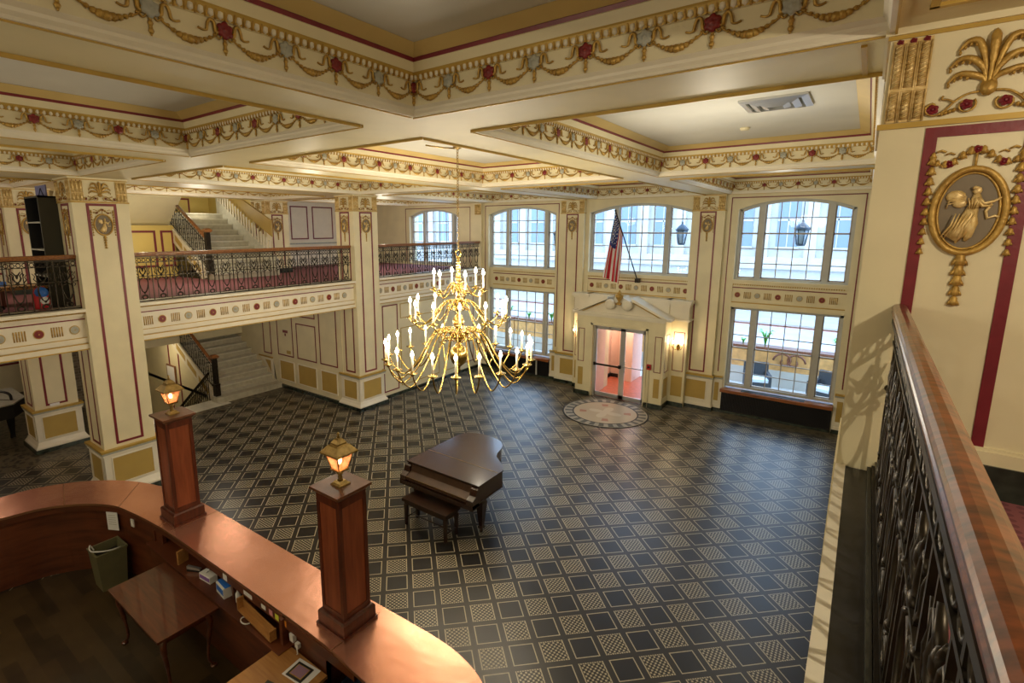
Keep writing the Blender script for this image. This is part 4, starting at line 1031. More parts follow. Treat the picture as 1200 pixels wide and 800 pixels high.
# descending balustrade to the basement
t = thing('basement_railing', (-15.02, 7.05, 0), 'dark iron railing sloping down to the basement beside the marble stairs', 'railing'); off = Matrix.Translation(-Vector(t.location))
b = MB(); pr = hand_profile(.8); A = Vector((-14.98, 7.04, .80)); B_ = Vector((-18.0, 7.04, -1.35))
b.rings([[(A.x, A.y+a, A.z+c) for a, c in pr], [(B_.x, B_.y+a, B_.z+c) for a, c in pr]]); b.build('handrail', 'iron', t).matrix_local = off
b = MB()
for i in range(24):
    q = (i+.5)/24; x = A.x+(B_.x-A.x)*q; z = A.z+(B_.z-A.z)*q
    b.box(x-.008, 7.032, z-.85, x+.008, 7.048, z)
    b.tube([(x-.06+.04*cos(a*PI/4), 7.04, z-.45+.09*sin(a*PI/4)) for a in range(9)], .006, 5, caps=False)
b.tube([(A.x, 7.04, A.z-.1), (B_.x, 7.04, B_.z-.1)], .009, 5); b.tube([(A.x, 7.04, A.z-.75), (B_.x, 7.04, B_.z-.75)], .009, 5)
b.build('balusters', 'iron', t).matrix_local = off
st2, off2 = stairs(-14.3, 7.15, 9.05, 3.6, 11, RISE, RUN, 'upper white marble staircase climbing from the left balcony behind the railing')
flight_side(st2, off2, -14.55, 3.6, 8, 7.15)
b = MB(); b.prism([(-14.3, 3.6), (-14.3, 4.1), (-17.6, 6.02), (-17.6, 3.6)], 9.05, 9.15, 0, 'y')
for i in range(20):
    q = (i+.5)/20; x = -14.5-3*q; b.box(x-.035, 9.03, 4.2+1.74*q, x+.035, 9.05, 4.62+1.74*q, 1)
b.build('side_wall', ['marble', 'white'], st2).matrix_local = off2
b = MB(); b.prism([(-14.6, 4.75), (-14.6, 5.25), (-16.4, 6.02), (-17.2, 6.02)], 9.15, 9.2, 0, 'y'); b.build('upper_panel', 'ochre', st2).matrix_local = off2

# ------------------------------------------------------------------ chandelier
CX, CY = -5.33, 6.68
ch = thing('chandelier', (CX, CY, 2.7), 'large brass candle chandelier with three tiers of curved arms hanging in the hall', 'chandelier')
ch.location = (CX, CY, 0)
b = MB()
b.lathe([(.012, 6.22), (.07, 6.25), (.075, 6.29), (.03, 6.30)], 16); b.tube([(0, 0, 6.24), (-.16, -.2, 6.245), (-.22, -.5, 6.25)], .012, 6); b.build('ceiling_hook', 'agedbrass', ch)
z = 6.24; i = 0; b = MB()
while z > 4.68:
    pts = []
    for a in range(9):
        q = a*PI/4; pts.append((.017*cos(q) if i % 2 else 0, 0 if i % 2 else .017*cos(q), z+.026*sin(q)))
    b.tube(pts, .0055, 5, caps=False); z -= .043; i += 1
b.build('chain', 'agedbrass', ch)
b = MB(); b.tube([(.055*cos(a*PI/8), 0, 4.60+.055*sin(a*PI/8)) for a in range(17)], .012, 8, caps=False)
b.lathe([(.012, 4.545), (.03, 4.53), (.022, 4.50), (.026, 4.47), (.034, 4.44), (.02, 4.42), (.036, 4.38), (.04, 4.33), (.024, 4.30), (.032, 4.27), (.048, 4.22), (.044, 4.16), (.024, 4.13), (.034, 4.08), (.055, 4.05), (.055, 4.0), (.03, 3.96), (.022, 3.93),
         (.04, 3.88), (.055, 3.84), (.04, 3.80), (.034, 3.76), (.08, 3.73), (.08, 3.68), (.036, 3.64), (.03, 3.60), (.055, 3.57), (.088, 3.52), (.096, 3.47), (.088, 3.42), (.05, 3.36), (.045, 3.30), (.13, 3.26), (.14, 3.22), (.12, 3.19), (.05, 3.15), (.035, 3.10), (.06, 3.07), (.115, 3.02), (.15, 2.94), (.155, 2.89), (.15, 2.84), (.115, 2.76), (.06, 2.71), (.03, 2.69), (.022, 2.66), (.035, 2.63), (.015, 2.60), (.004, 2.58)], 28)
b.build('stem', 'brass', ch)
lamps = []
def tier(n, R, zh, zc, sag, phase, r0=.08, cand=.26, pw=1):
    # arm in local: +x outward
    P = [(r0, 0, zh), (r0+.08*R, 0, zh+.10), (r0+.25*R, 0, zh+.05), (R*.55, 0, zh-(zh-zc+sag)*.55), (R*.78, 0, zc-sag*.97), (R*.93, 0, zc-sag*.6), (R, 0, zc-.01)]
    b = MB(); b.tube(smooth_path(P), .0125, 7); b.tube(smooth_path([(r0+.03, 0, zh-.01), (r0+.10*R, 0, zh-.05), (r0+.16*R, 0, zh+.0), (r0+.12*R, 0, zh+.035)]), .007, 6)
    b.lathe([(.012, -.03), (.03, -.015), (.02, 0), (.075, .012), (.08, .02), (.02, .022), (.024, .05), (.018, .052)], 16, (R, 0), z=zc)
    arm = b.build('arm', 'brass', ch)
    c = MB(); c.cyl(R, 0, zc+.05, zc+cand, .0165, 10); cd = c.build('candle', 'candle', arm)
    f = MB(); f.lathe([(.008, 0), (.025, .02), (.027, .04), (.013, .075), (.002, .10)], 10, (R, 0), z=zc+cand); fl = f.build('bulb', 'bulb', arm)
    for i in range(n):
        a = phase+2*PI*i/n; m = Matrix.Rotation(a, 4, 'Z')
        if i == 0: arm.matrix_local = m
        else:
            q = inst(arm, ch, m); inst(cd, q, Matrix()); inst(fl, q, Matrix())
        lamps.append((CX+(R+.0)*cos(a), CY+R*sin(a), zc+cand+.12, pw))
PH = math.radians(-53.5)          # direction towards the camera from the chandelier
tier(6, .42, 4.02, 3.99, .10, PH+.3, .05)
tier(12, .80, 3.72, 3.53, .14, PH+.06, .07)
tier(22, 1.22, 3.22, 2.84, .32, PH, .12, .27)

# ------------------------------------------------------------------ grand piano and bench
t = thing('grand_piano', (0, 0, 0), 'dark walnut baby grand piano with closed lid standing on the patterned carpet', 'piano')
t.location = (-5.32, 6.5, 0); off = Matrix.Translation(-Vector(t.location))
def arcpts(c, r, a0, a1, n): return [(c[0]+r*cos(math.radians(a0+(a1-a0)*i/n)), c[1]+r*sin(math.radians(a0+(a1-a0)*i/n))) for i in range(n+1)]
def outline(e=0):
    # keyboard side at low y; bent side on the right
    P = [(-6.08-e, 6.17-e), (-4.54+e, 6.17-e), (-4.54+e, 6.86)]
    P += [(-4.62+e, 6.98), (-4.78+e, 7.10), (-4.93+e, 7.22), (-5.0+e, 7.34), (-5.03+e, 7.46), (-5.06+e, 7.58), (-5.12+e, 7.70), (-5.24+e, 7.81+e), (-5.42, 7.88+e), (-5.66, 7.90+e), (-5.86, 7.86+e), (-6.0-e, 7.76+e), (-6.06-e, 7.60)]
    return P
def pz(b, nm, m, sm=None): o = b.build(nm, m, t, sm); o.matrix_local = off; return o
b = MB(); b.prism(outline(0), .66, .94); 
b.prism(outline(.012), .655, .675)
pz(b, 'case', 'piano')
b = MB(); Q = outline(.02); 
b.prism(Q, .945, .97)
pz(b, 'lid', 'piano')
b = MB(); b.box(-6.10, 6.715, .9705, -4.55, 6.722, .9735); pz(b, 'lid_hinge', 'agedbrass')
b = MB()
for x in (-6.12, -4.66): b.prism([(6.0, .62), (6.2, .62), (6.2, .94), (6.12, .90), (6.09, .80), (6.0, .76)], x, x+.13, 0, 'x')
b.box(-6.12, 5.99, .60, -4.53, 6.2, .68); b.box(-6.0, 6.02, .72, -4.66, 6.20, .745, 1)
b.prism([(6.02, .745), (6.17, .80), (6.19, .92), (6.17, .92), (6.145, .81), (6.02, .755)], -5.99, -4.66, 1, 'x'); b.box(-5.99, 5.985, .72, -4.66, 6.0, .735)
pz(b, 'keybed', ['piano', 'fallboard'])
b = MB(); b.box(-5.98, 6.004, .756, -4.68, 6.010, .762); pz(b, 'fallboard_strip', 'agedbrass')
for (x, y) in ((-5.98, 6.30), (-4.66, 6.42), (-5.60, 7.62)):
    b = MB()
    def sq(k, z): return [(x-k, y-k, z), (x+k, y-k, z), (x+k, y+k, z), (x-k, y+k, z)]
    b.rings([sq(.075, .66), sq(.075, .60), sq(.055, .58), sq(.07, .54), sq(.032, .12), sq(.045, .10), sq(.045, .07), sq(.02, .06)])
    b.cyl(x, y, 0, .06, .028, 10); pz(b, 'leg', 'pianodark')
b = MB(); b.box(-5.42, 6.40, .10, -5.18, 6.46, .14); b.tube([(-5.36, 6.43, .12), (-5.36, 6.5, .66)], .012, 6); b.tube([(-5.24, 6.43, .12), (-5.24, 6.5, .66)], .012, 6)
for x in (-5.36, -5.24): b.box(x-.015, 6.30, .08, x+.015, 6.42, .095)
pz(b, 'pedal_lyre', 'agedbrass')
t = thing('piano_bench', (-5.4, 5.98, 0), 'dark wooden piano bench tucked under the keyboard of the grand piano', 'bench'); off = Matrix.Translation(-Vector(t.location))
b = MB(); b.box(-5.87, 5.78, .44, -4.90, 6.16, .49); b.box(-5.84, 5.81, .38, -4.93, 6.13, .44); b.build('seat', 'pianodark', t).matrix_local = off
for (x, y) in ((-5.82, 5.83), (-4.95, 5.83), (-5.82, 6.11), (-4.95, 6.11)):
    b = MB(); b.rings([[(x-k, y-k, z), (x+k, y-k, z), (x+k, y+k, z), (x-k, y+k, z)] for k, z in ((.028, .38), (.02, .02), (.02, 0))]); b.build('leg', 'pianodark', t).matrix_local = off
b = MB(); b.tube([(-5.82, 5.97, .13), (-4.95, 5.97, .13)], .012, 6); b.tube([(-5.82, 5.83, .13), (-5.82, 6.11, .13)], .012, 6); b.tube([(-4.95, 5.83, .13), (-4.95, 6.11, .13)], .012, 6); b.build('stretcher', 'pianodark', t).matrix_local = off

# ------------------------------------------------------------------ reception counter
OUT = [(-9.75, -1.0), (-9.85, 1.0), (-9.83, 1.45), (-9.74, 1.90), (-9.41, 2.40), (-8.9, 2.79), (-8.27, 3.03), (-7.5, 3.15), (-6.6, 3.20), (-4.0, 3.27), (-3.0, 3.30), (-2.6, 3.27), (-2.25, 3.14), (-1.95, 2.85), (-1.8, 2.4), (-1.75, 1.5), (-1.75, .5)]
INN = [(-9.0, -1.0), (-9.10, 1.0), (-9.06, 1.40), (-8.95, 1.76), (-8.65, 2.12), (-8.25, 2.36), (-7.88, 2.44), (-7.3, 2.51), (-6.6, 2.55), (-4.0, 2.60), (-3.3, 2.56), (-2.9, 2.52), (-2.6, 2.38), (-2.45, 2.2), (-2.4, 1.9), (-2.4, 1.5), (-2.4, .5)]
def cat_path(P, n=6): return [(p[0], p[1]) for p in smooth_path([(x, y, 0) for x, y in P], n)]
O2, I2 = cat_path(OUT), cat_path(INN)
ct = thing('reception_counter', (-6.5, 2.9, 0), 'curved wooden reception counter with a wide copper top in the foreground', 'counter'); offc = Matrix.Translation(-Vector(ct.location))
def ribbon(b, A, B, z0, z1, mi=0, mside=None):
    ra = [[(p[0], p[1], z) for p in A] for z in (z0, z1)]; n = len(A)
    I = {}
    for nm, P in (('a', A), ('b', B)):
        for zi, z in enumerate((z0, z1)): I[nm, zi] = [b.pt((p[0], p[1], z)) for p in P]
    ms = mi if mside is None else mside
    for i in range(n-1):
        b.face((I['a', 1][i], I['b', 1][i], I['b', 1][i+1], I['a', 1][i+1]), mi); b.face((I['a', 0][i], I['a', 0][i+1], I['b', 0][i+1], I['b', 0][i]), mi)
        b.face((I['a', 0][i], I['a', 1][i], I['a', 1][i+1], I['a', 0][i+1]), ms); b.face((I['b', 0][i], I['b', 0][i+1], I['b', 1][i+1], I['b', 1][i]), ms)
    for k in (0, n-1): b.face((I['a', 0][k], I['b', 0][k], I['b', 1][k], I['a', 1][k]), ms)
def between(f): return [(o[0]*(1-f)+i[0]*f, o[1]*(1-f)+i[1]*f) for o, i in zip(O2, I2)]
def cb(b, nm, m, sm=None): o = b.build(nm, m, ct, sm); o.matrix_local = offc; return o
b = MB(); ribbon(b, O2, I2, 1.065, 1.10, 0, 1); cb(b, 'copper_top', ['copper', 'copperseam'])
b = MB(); ribbon(b, between(.08), between(.16), 0, 1.065); ribbon(b, between(.05), between(.2), 0, .12); ribbon(b, between(.05), between(.16), .95, 1.065); cb(b, 'front_panel', 'mahog')
# inner side: curved solid panel on the left, open shelf on the straight run
kL = 6*8; 
b = MB(); ribbon(b, between(.82)[:kL-4], between(.90)[:kL-4], 0, 1.065); ribbon(b, between(.90)[:kL+9], between(.97)[:kL+9], .97, 1.065); cb(b, 'curved_panel', 'deskwood')
b = MB(); b.box(-7.4, 2.585, .955, -3.3, 2.61, 1.065, 0); b.box(-7.4, 2.60, .97, -3.3, 2.62, 1.065, 0)
b.box(-7.45, 2.50, 0, -4.4, 2.54, .74, 0); b.box(-7.45, 2.45, .74, -4.3, 3.05, .77, 0); b.box(-7.45, 2.55, .77, -7.40, 3.05, 1.065, 0); b.box(-4.42, 2.55, .0, -4.37, 3.05, 1.065, 0); b.box(-5.46, 2.6, .77, -5.43, 3.05, .96, 0)
b.box(-4.4, 2.62, 0, -3.74, 2.66, 1.065, 0); b.box(-3.76, 2.62, 0, -3.74, 3.05, 1.065, 0)
cb(b, 'shelf_unit', 'deskwood')
b = MB()
for i in (6*3+3, 6*5+2, 6*7+2):
    if i < len(O2)-1:
        a, c = Vector((*O2[i], 1.101)), Vector((*I2[i], 1.101)); d = (Vector((*O2[i+1], 0))-Vector((*O2[i], 0))).normalized()*.007
        b.poly([tuple(a-d), tuple(a+d), tuple(c+d), tuple(c-d)])
for x in (-6.9, -3.62): b.poly([(x-.006, 3.2, 1.101), (x+.006, 3.2, 1.101), (x+.006, 2.57, 1.101), (x-.006, 2.57, 1.101)])
cb(b, 'copper_seams', 'copperseam')
b = MB(); IP = [p for p in I2]; b.face([b.pt((p[0], p[1], .008)) for p in ([(q[0], q[1]+.12) for q in IP])]); struct(b.build('floor', 'planks'))

def post(x, y, label, lab2):
    t = thing('lamp_post', (x, y, 1.10), label, 'post')
    w = .166
    b = MB()
    def sq(k, z): return [(-k, -k, z), (k, -k, z), (k, k, z), (-k, k, z)]
    b.box(-.215, -.215, 0, .215, .215, .03); b.box(-.20, -.20, .03, .20, .20, .15); b.rings([sq(.20, .15), sq(.185, .17), sq(.163, .175)]); b.build('base', 'mahog', t)
    b = MB(); b.box(-.155, -.155, .15, .155, .155, 1.40, 0)
    for sx in (-1, 1):
        for sy in (-1, 1): b.box(sx*.125, sy*.125, .15, sx*w, sy*w, 1.42, 0)
    for q in (-1, 1):
        for z0, z1 in ((.15, .23), (1.34, 1.42)):
            b.box(-.13, q*.15, z0, .13, q*w, z1, 0); b.box(q*.15, -.13, z0, q*w, .13, z1, 0)
    b.build('shaft', 'mahog', t)
    b = MB()
    for s in (-1, 1): b.box(-.125, s*.152, .22, .125, s*.158, 1.35); b.box(s*.152, -.125, .22, s*.158, .125, 1.35)
    b.build('panels', 'mahogpanel', t)
    b = MB(); b.rings([sq(.168, 1.42), sq(.182, 1.44), sq(.208, 1.46), sq(.208, 1.485)]); b.build('cap', 'capwood', t)
    # lantern
    l = thing('lantern', (x, y, 1.10+1.485), lab2, 'lantern'); l.scale = (.88, .88, .88)
    b = MB(); b.rings([sq(.075, 0), sq(.075, .015), sq(.055, .03), sq(.04, .05)]); b.lathe([(.035, .05), (.022, .07), (.03, .09), (.02, .11), (.04, .135), (.03, .15)], 14)
    b.rings([sq(.04, .15), sq(.065, .165), sq(.075, .185), sq(.07, .19)]); b.build('pedestal', 'agedbrass', l)
    g = MB(); kb, kt, zb, zt = .060, .105, .19, .37
    for (a, c) in (((-1, -1), (1, -1)), ((1, -1), (1, 1)), ((1, 1), (-1, 1)), ((-1, 1), (-1, -1))):
        g.poly([(a[0]*kb, a[1]*kb, zb), (c[0]*kb, c[1]*kb, zb), (c[0]*kt, c[1]*kt, zt), (a[0]*kt, a[1]*kt, zt)])
    g.build('glass', 'lglass', l)
    b = MB()
    for a in ((-1, -1), (1, -1), (1, 1), (-1, 1)): b.tube([(a[0]*kb, a[1]*kb, zb), (a[0]*kt, a[1]*kt, zt)], .007, 5)
    b.rings([sq(.115, .365), sq(.145, .37), sq(.145, .385), sq(.13, .40), sq(.085, .455), sq(.06, .47), sq(.06, .485), sq(.035, .52), (sq(.015, .535))])
    b.lathe([(.012, .53), (.02, .55), (.01, .565), (.018, .58), (.003, .60)], 10); b.build('roof', 'agedbrass', l)
    b = MB(); b.ell((0, 0, .275), (.026, .026, .04), 12, 8); b.build('bulb', 'lampglow', l)
    light((x, y, 2.585+.34), 2.6, (1, .5, .26), .02)
post(-7.14, 2.84, 'tall mahogany post on the copper counter, nearer the big left column', 'lit brass lantern on the left mahogany post')
post(-3.80, 2.93, 'tall mahogany post on the copper counter, nearest the grand piano', 'lit brass lantern on the right mahogany post')

# side table inside the counter
t = thing('side_table', (-6.15, 2.12, 0), 'cherry side table with curved legs inside the reception counter', 'table'); off = Matrix.Translation(-Vector(t.location))
b = MB(); b.box(-6.83, 1.79, .725, -5.47, 2.44, .75); b.build('tabletop', 'tablewood', t).matrix_local = off
b = MB(); b.box(-6.74, 1.88, .62, -5.56, 1.90, .725); b.box(-6.74, 2.33, .62, -5.56, 2.35, .725); b.box(-6.74, 1.88, .62, -6.72, 2.35, .725); b.box(-5.58, 1.88, .62, -5.56, 2.35, .725); b.build('apron', 'tablewood', t).matrix_local = off
for (x, y) in ((-6.72, 1.90), (-5.58, 1.90), (-6.72, 2.33), (-5.58, 2.33)):
    sx = -1 if x < -6 else 1; sy = -1 if y < 2.1 else 1
    b = MB(); b.tube(smooth_path([(x, y, .70), (x+sx*.035, y+sy*.035, .60), (x+sx*.01, y+sy*.01, .35), (x-sx*.005, y-sy*.005, .12), (x+sx*.02, y+sy*.02, .04)], 4), [.03]*3+[.035]*3+[.026]*3+[.018]*5+[.014]*3, 8)
    b.ell((x+sx*.03, y+sy*.03, .018), (.04, .04, .018), 10, 6); b.build('leg', 'tablewood', t).matrix_local = off
# waste bin
t = thing('waste_bin', (-8.14, 2.2, 0), 'olive square waste bin holding a white loop of cord in the curve of the counter', 'bin')
b = MB()
def rq(kx, ky, z): return [(-kx, -ky, z), (kx, -ky, z), (kx, ky, z), (-kx, ky, z)]
b.rings([rq(.14, .15, 0), rq(.17, .185, .56), rq(.18, .195, .56), rq(.18, .195, .58), rq(.155, .17, .58), rq(.13, .14, .06)]); b.build('body', 'binmetal', t)
b = MB(); b.box(-.14, -.15, .40, .14, .15, .46); b.build('liner', 'black', t)
b = MB(); b.tube(smooth_path([(-.10, -.13, .55), (-.14, -.16, .62), (-.02, -.19, .60), (.12, -.14, .62), (.17, -.02, .60), (.13, .12, .56)], 5), .010, 6); o = b.build('white_cord', 'plwhite', None); o.location = (-8.14, 2.2, 0); tag(o, 'white cord looped over the rim of the olive waste bin', 'cord')
# black crate beside bin
# shelf goods
def boxthing(name, x, y, z, sx, sy, sz, m, label, cat, rz=0, group=None, extra=None):
    t = thing(name, (x, y, z), label, cat, group, rz)
    b = MB()
    b.rings([rq(sx/2, sy/2, 0), rq(sx/2, sy/2, sz-.004), rq(sx/2-.004, sy/2-.004, sz)]); b.build('body', m, t)
    if extra: extra(t)
    return t
def tiss(t):
    b = MB(); b.box(-.10, -.051, .02, .10, -.049, .07); b.box(-.06, -.02, .08, .06, .02, .0815); b.build('printed_band', 'purple', t)
    b = MB(); b.tube([(-.03, 0, .08), (0, .01, .13), (.02, 0, .12)], [.02, .015, .004], 6, flat=.4); b.build('tissue', 'paper', t)
boxthing('tissue_box', -6.02, 2.60, .77, .22, .10, .085, 'plwhite', 'white and purple tissue box on the shelf under the counter', 'tissue box', .1, None, tiss)
def wipe(t):
    b = MB(); b.box(-.095, -.062, .04, .095, -.06, .11); b.box(-.11, -.04, .13, .11, .04, .133); b.build('blue_band', 'blue', t)
boxthing('wipes_box', -5.62, 2.60, .77, .21, .12, .13, 'plwhite', 'white box with blue stripe on the shelf under the counter', 'box', -.1, None, wipe)
boxthing('file_folder', -6.62, 2.57, .77, .03, .14, .18, 'oak', 'tan upright folder at the left end of the shelf under the counter', 'folder', .2)
t = thing('stapler', (-6.32, 2.57, .77), 'grey and black stapler on the shelf left of the tissue box', 'stapler', None, .5)
b = MB(); b.box(-.09, -.02, 0, .09, .02, .02); b.build('base', 'black', t); b = MB(); b.prism([(-.09, .03), (.09, .02), (.09, .045), (-.09, .07)], -.018, .018, 0, 'y'); b.build('arm', 'steel', t)
t = thing('spray_bottle', (-5.36, 2.62, .77), 'small white bottle on the shelf right of the blue striped box', 'bottle')
b = MB(); b.lathe([(.03, 0), (.032, .01), (.032, .10), (.012, .13), (.012, .15)], 14); b.build('body', 'plwhite', t); b = MB(); b.lathe([(.014, .15), (.014, .175), (.004, .18)], 12); b.build('cap', 'grey', t)
t = thing('cable', (-5.03, 2.55, .775), 'white cable coiled on the shelf under the counter', 'cable'); C.objects.unlink(t)
b = MB(); b.tube([(.07*cos(a*.5), .045*sin(a*.5), .004*(a/13)) for a in range(26)], .006, 6); o = b.build('cable', 'plwhite'); o.location = (-5.0, 2.50, .778); tag(o, 'white cable coiled on the shelf under the counter', 'cable')
t = thing('paper_holder', (-4.85, 2.53, .79), 'long tan wooden tray leaning under the counter edge', 'tray', None, -.06)
b = MB(); b.box(-.35, -.03, 0, .35, .03, .02); b.box(-.35, .03, 0, .35, .045, .11); b.box(-.36, -.03, 0, -.34, .045, .15); b.box(.34, -.03, 0, .36, .045, .12); b.build('body', 'oak', t)
# notes on the apron
def note(x, z, w, h, m, label, y=2.583):
    b = MB(); b.box(-w/2, -.0015, -h/2, w/2, 0, h/2)
    if w > .06 and m == 'paper':
        for k in range(3): b.box(-w*.38, -.002, -h*.28+k*h*.24, w*.38, -.0015, -h*.24+k*h*.24, 1)
    o = b.build('note', [m, 'grey']); o.location = (x, y, z); tag(o, label, 'note')
note(-5.56, 1.01, .09, .075, 'paper', 'white label on the counter edge above the blue striped box')
note(-5.07, 1.01, .17, .05, 'paper', 'long white label on the counter edge, right of the small square one')
note(-4.76, 1.01, .085, .05, 'plwhite', 'pale note on the counter edge just left of the pink one')
note(-4.62, 1.01, .065, .065, 'pink', 'pink sticky note on the counter edge')
note(-4.51, 1.01, .065, .065, 'lime', 'yellow-green sticky note on the counter edge')
note(-4.38, 1.01, .075, .065, 'orange', 'orange sticky note on the counter edge')
b = MB(); b.box(-.09, -.004, -.14, .09, 0, .14); 
for k in range(5): b.box(-.06, -.006, .09-k*.035, .06, -.004, .095-k*.035, 1)
o = b.build('notice_sheet', ['paper', 'grey']); o.location = (-7.98, 2.41, .80); o.rotation_euler = (0, 0, math.radians(15)); o.location = (-8.30, 2.352, .84); o.rotation_euler = (0, 0, math.radians(28)); tag(o, 'white printed sheet pinned inside the curved counter above the bin', 'paper')
b = MB(); b.box(-.035, -.012, -.055, .035, 0, .055); o = b.build('light_switch', 'plwhite'); o.location = (-7.86, 2.46, .92); o.rotation_euler = (0, 0, .15); tag(o, 'small white switch plate inside the counter right of the printed sheet', 'switch')
# oak desk with picture
t = thing('office_desk', (-4.0, 2.1, 0), 'light oak desk inside the counter below the right mahogany post', 'desk'); off = Matrix.Translation(-Vector(t.location))
b = MB(); b.box(-4.42, 1.2, .73, -3.72, 2.60, .76); b.build('desktop', 'oak', t).matrix_local = off
b = MB(); b.box(-4.40, 1.25, 0, -4.37, 2.55, .73); b.box(-3.77, 1.25, 0, -3.74, 2.55, .73); b.build('side_panel', 'oak', t).matrix_local = off
b = MB(); b.box(-.15, -.11, 0, .15, .11, .002); o = b.build('paper_sheet', 'paper'); o.location = (-3.95, 2.50-.03, .761); o.rotation_euler = (0, 0, .1); tag(o, 'white sheet of paper on the oak desk under the framed picture', 'paper')
t = thing('picture_frame', (-3.96, 2.49-.03, .764), 'small black framed picture lying flat on the oak desk', 'picture frame', None, .12)
b = MB(); b.box(-.10, -.085, 0, .10, .085, .008); b.build('frame', 'black', t)
b = MB(); b.box(-.078, -.063, .008, .078, .063, .0095); b.build('gilt_edge', 'gold', t)
def artmat():
    m, nt, bs = newmat('abstract_print'); vo = nt.nodes.new('ShaderNodeTexVoronoi'); vo.inputs['Scale'].default_value = 40; r = nt.nodes.new('ShaderNodeValToRGB'); r.color_ramp.elements[0].color = (.45, .12, .12, 1); r.color_ramp.elements[1].color = (.20, .24, .42, 1)
    nt.links.new(vo.outputs['Distance'], r.inputs[0]); nt.links.new(r.outputs[0], bs.inputs['Base Color']); return m
b = MB(); b.box(-.070, -.055, .0095, .070, .055, .0105); b.build('print', artmat(), t)
t = thing('telephone_keypad', (-4.02, 2.17, .76), 'dark keypad device at the near edge of the oak desk', 'keypad', None, .2); b = MB(); b.prism([(-.06, 0), (.06, 0), (.06, .03), (-.06, .015)], -.08, .08, 0, 'x'); b.build('body', 'olive', t)
b = MB(); 
for i in range(3):
    for j in range(4): b.box(-.05+i*.035, -.045+j*.022, .03, -.025+i*.035, -.03+j*.022, .036)
b.build('keys', 'black', t)
t = thing('waste_basket', (-3.48, 2.80, 0), 'black waste basket with a dark liner under the counter right of the oak desk', 'bin')
b = MB(); b.lathe([(.15, 0), (.20, .58), (.21, .58), (.21, .60), (.19, .60), (.14, .03)], 20); b.build('body', 'black', t)
b = MB(); b.lathe([(.215, .50), (.22, .61), (.19, .615), (.16, .50), (.02, .47)], 18); b.build('liner', 'liner', t)
# power plugs by the desk
t = thing('power_strip', (-4.25, 2.61, .90), 'white power adapters plugged in under the counter edge above the oak desk', 'power adapter')
b = MB(); b.box(-.03, -.04, -.03, .03, 0, .05); b.box(.05, -.035, -.07, .10, 0, -.02); b.tube([(.07, -.03, -.07), (.10, -.04, -.12), (.05, -.03, -.16)], .006, 6); b.build('body', 'plwhite', t)

# ------------------------------------------------------------------ balcony furniture on the left
t = thing('shelf_unit', (-11.96, 3.12, 3.6), 'tall black open shelf unit behind the left balcony railing', 'shelf')
b = MB(); b.box(.37, -.30, 0, .40, .30, 1.97); b.build('side_panel', 'olive', t)
b = MB(); b.box(-.40, -.30, 0, -.37, .30, 1.97, 0); b.box(-.40, .28, 0, .40, .30, 1.97, 0); b.box(-.40, -.30, 1.94, .40, .30, 1.97, 0); b.build('carcass', 'black', t)
for z in (.05, .55, 1.02, 1.50): b = MB(); b.box(-.37, -.30, z, .37, .28, z+.025); b.build('shelf', 'grey', t)
for i, (x, z) in enumerate(((.18, 1.525), (.20, 1.045))):
    t2 = thing('glass_jar', (-11.95+x, 2.92, 3.6+z), ['clear jar on the upper shelf of the black unit', 'clear jar on the middle shelf of the black unit'][i], 'jar')
    b = MB(); b.lathe([(.045, 0), (.05, .02), (.05, .10), (.03, .13), (.03, .16), (.034, .17), (.034, .18)], 14); b.build('body', 'chrome', t2)
t = thing('display_board', (-11.98, 3.0, 5.57), 'slate-blue board with a black V mark standing on the black shelf unit', 'board')
b = MB(); b.box(-.34, -.01, 0, .26, .01, .20); b.build('board', 'palepurple', t)
b = MB(); b.tube([(-.14, -.016, .02), (.0, -.016, .15), (.12, -.016, .02)], .006, 5); b.build('wire', 'black', t)
t = thing('shoulder_bag', (-11.35, 2.62, 3.62), 'red, white and blue bag on the balcony floor in front of the shelf unit', 'bag')
b = MB(); b.sm = True; b.rings([[( .13*cos(a*PI/6)*k, .12*sin(a*PI/6)*k, z) for a in range(12)] for k, z in ((.9, 0), (1.05, .10), (1, .22), (.8, .34), (.5, .40))]); b.build('body', 'red', t)
b = MB(); b.ell((.06, .0, .30), (.10, .10, .10), 10, 6); b.build('pocket', 'blue', t); b = MB(); b.ell((.10, .02, .16), (.06, .07, .08), 10, 6); b.build('label', 'plwhite', t)
def chair(x, y, z, rz, label, m='wicker', seat='blue'):
    t = thing('office_chair', (x, y, z), label, 'chair', None, rz)
    b = MB(); b.sm = True; b.rings([[(s*.22, .20+.05*(1-abs(s)), .50), (s*.22, .24+.05*(1-abs(s)), .50)] for s in (-1, 0, 1)][:0] or [[(-.22, .20, .5), (.22, .20, .5), (.22, .25, .5), (-.22, .25, .5)], [(-.24, .24, .8), (.24, .24, .8), (.24, .28, .8), (-.24, .28, .8)], [(-.18, .26, 1.05), (.18, .26, 1.05), (.18, .29, 1.05), (-.18, .29, 1.05)]]); b.build('backrest', m, t)
    b = MB(); b.box(-.24, -.22, .42, .24, .22, .50); b.build('seat', seat, t)
    b = MB(); b.cyl(0, 0, .08, .42, .03, 10)
    for k in range(5): b.tube([(0, 0, .10), (.27*cos(k*1.257), .27*sin(k*1.257), .05)], .018, 6); b.ell((.27*cos(k*1.257), .27*sin(k*1.257), .025), (.025, .025, .025), 8, 5)
    b.build('base', 'black', t)
    for s in (-1, 1): b = MB(); b.tube(smooth_path([(s*.24, .22, .55), (s*.28, .1, .72), (s*.28, -.15, .70), (s*.24, -.15, .46)], 4), .016, 6); b.build('armrest', 'plwhite', t)
chair(-11.75, 1.95, 3.62, 1.9, 'blue seated office chair at the far left behind the balcony railing')
t = thing('storage_bench', (-12.6, 2.7, 3.6), 'low brown wooden bench on the balcony behind the railing by the shelf unit', 'bench')
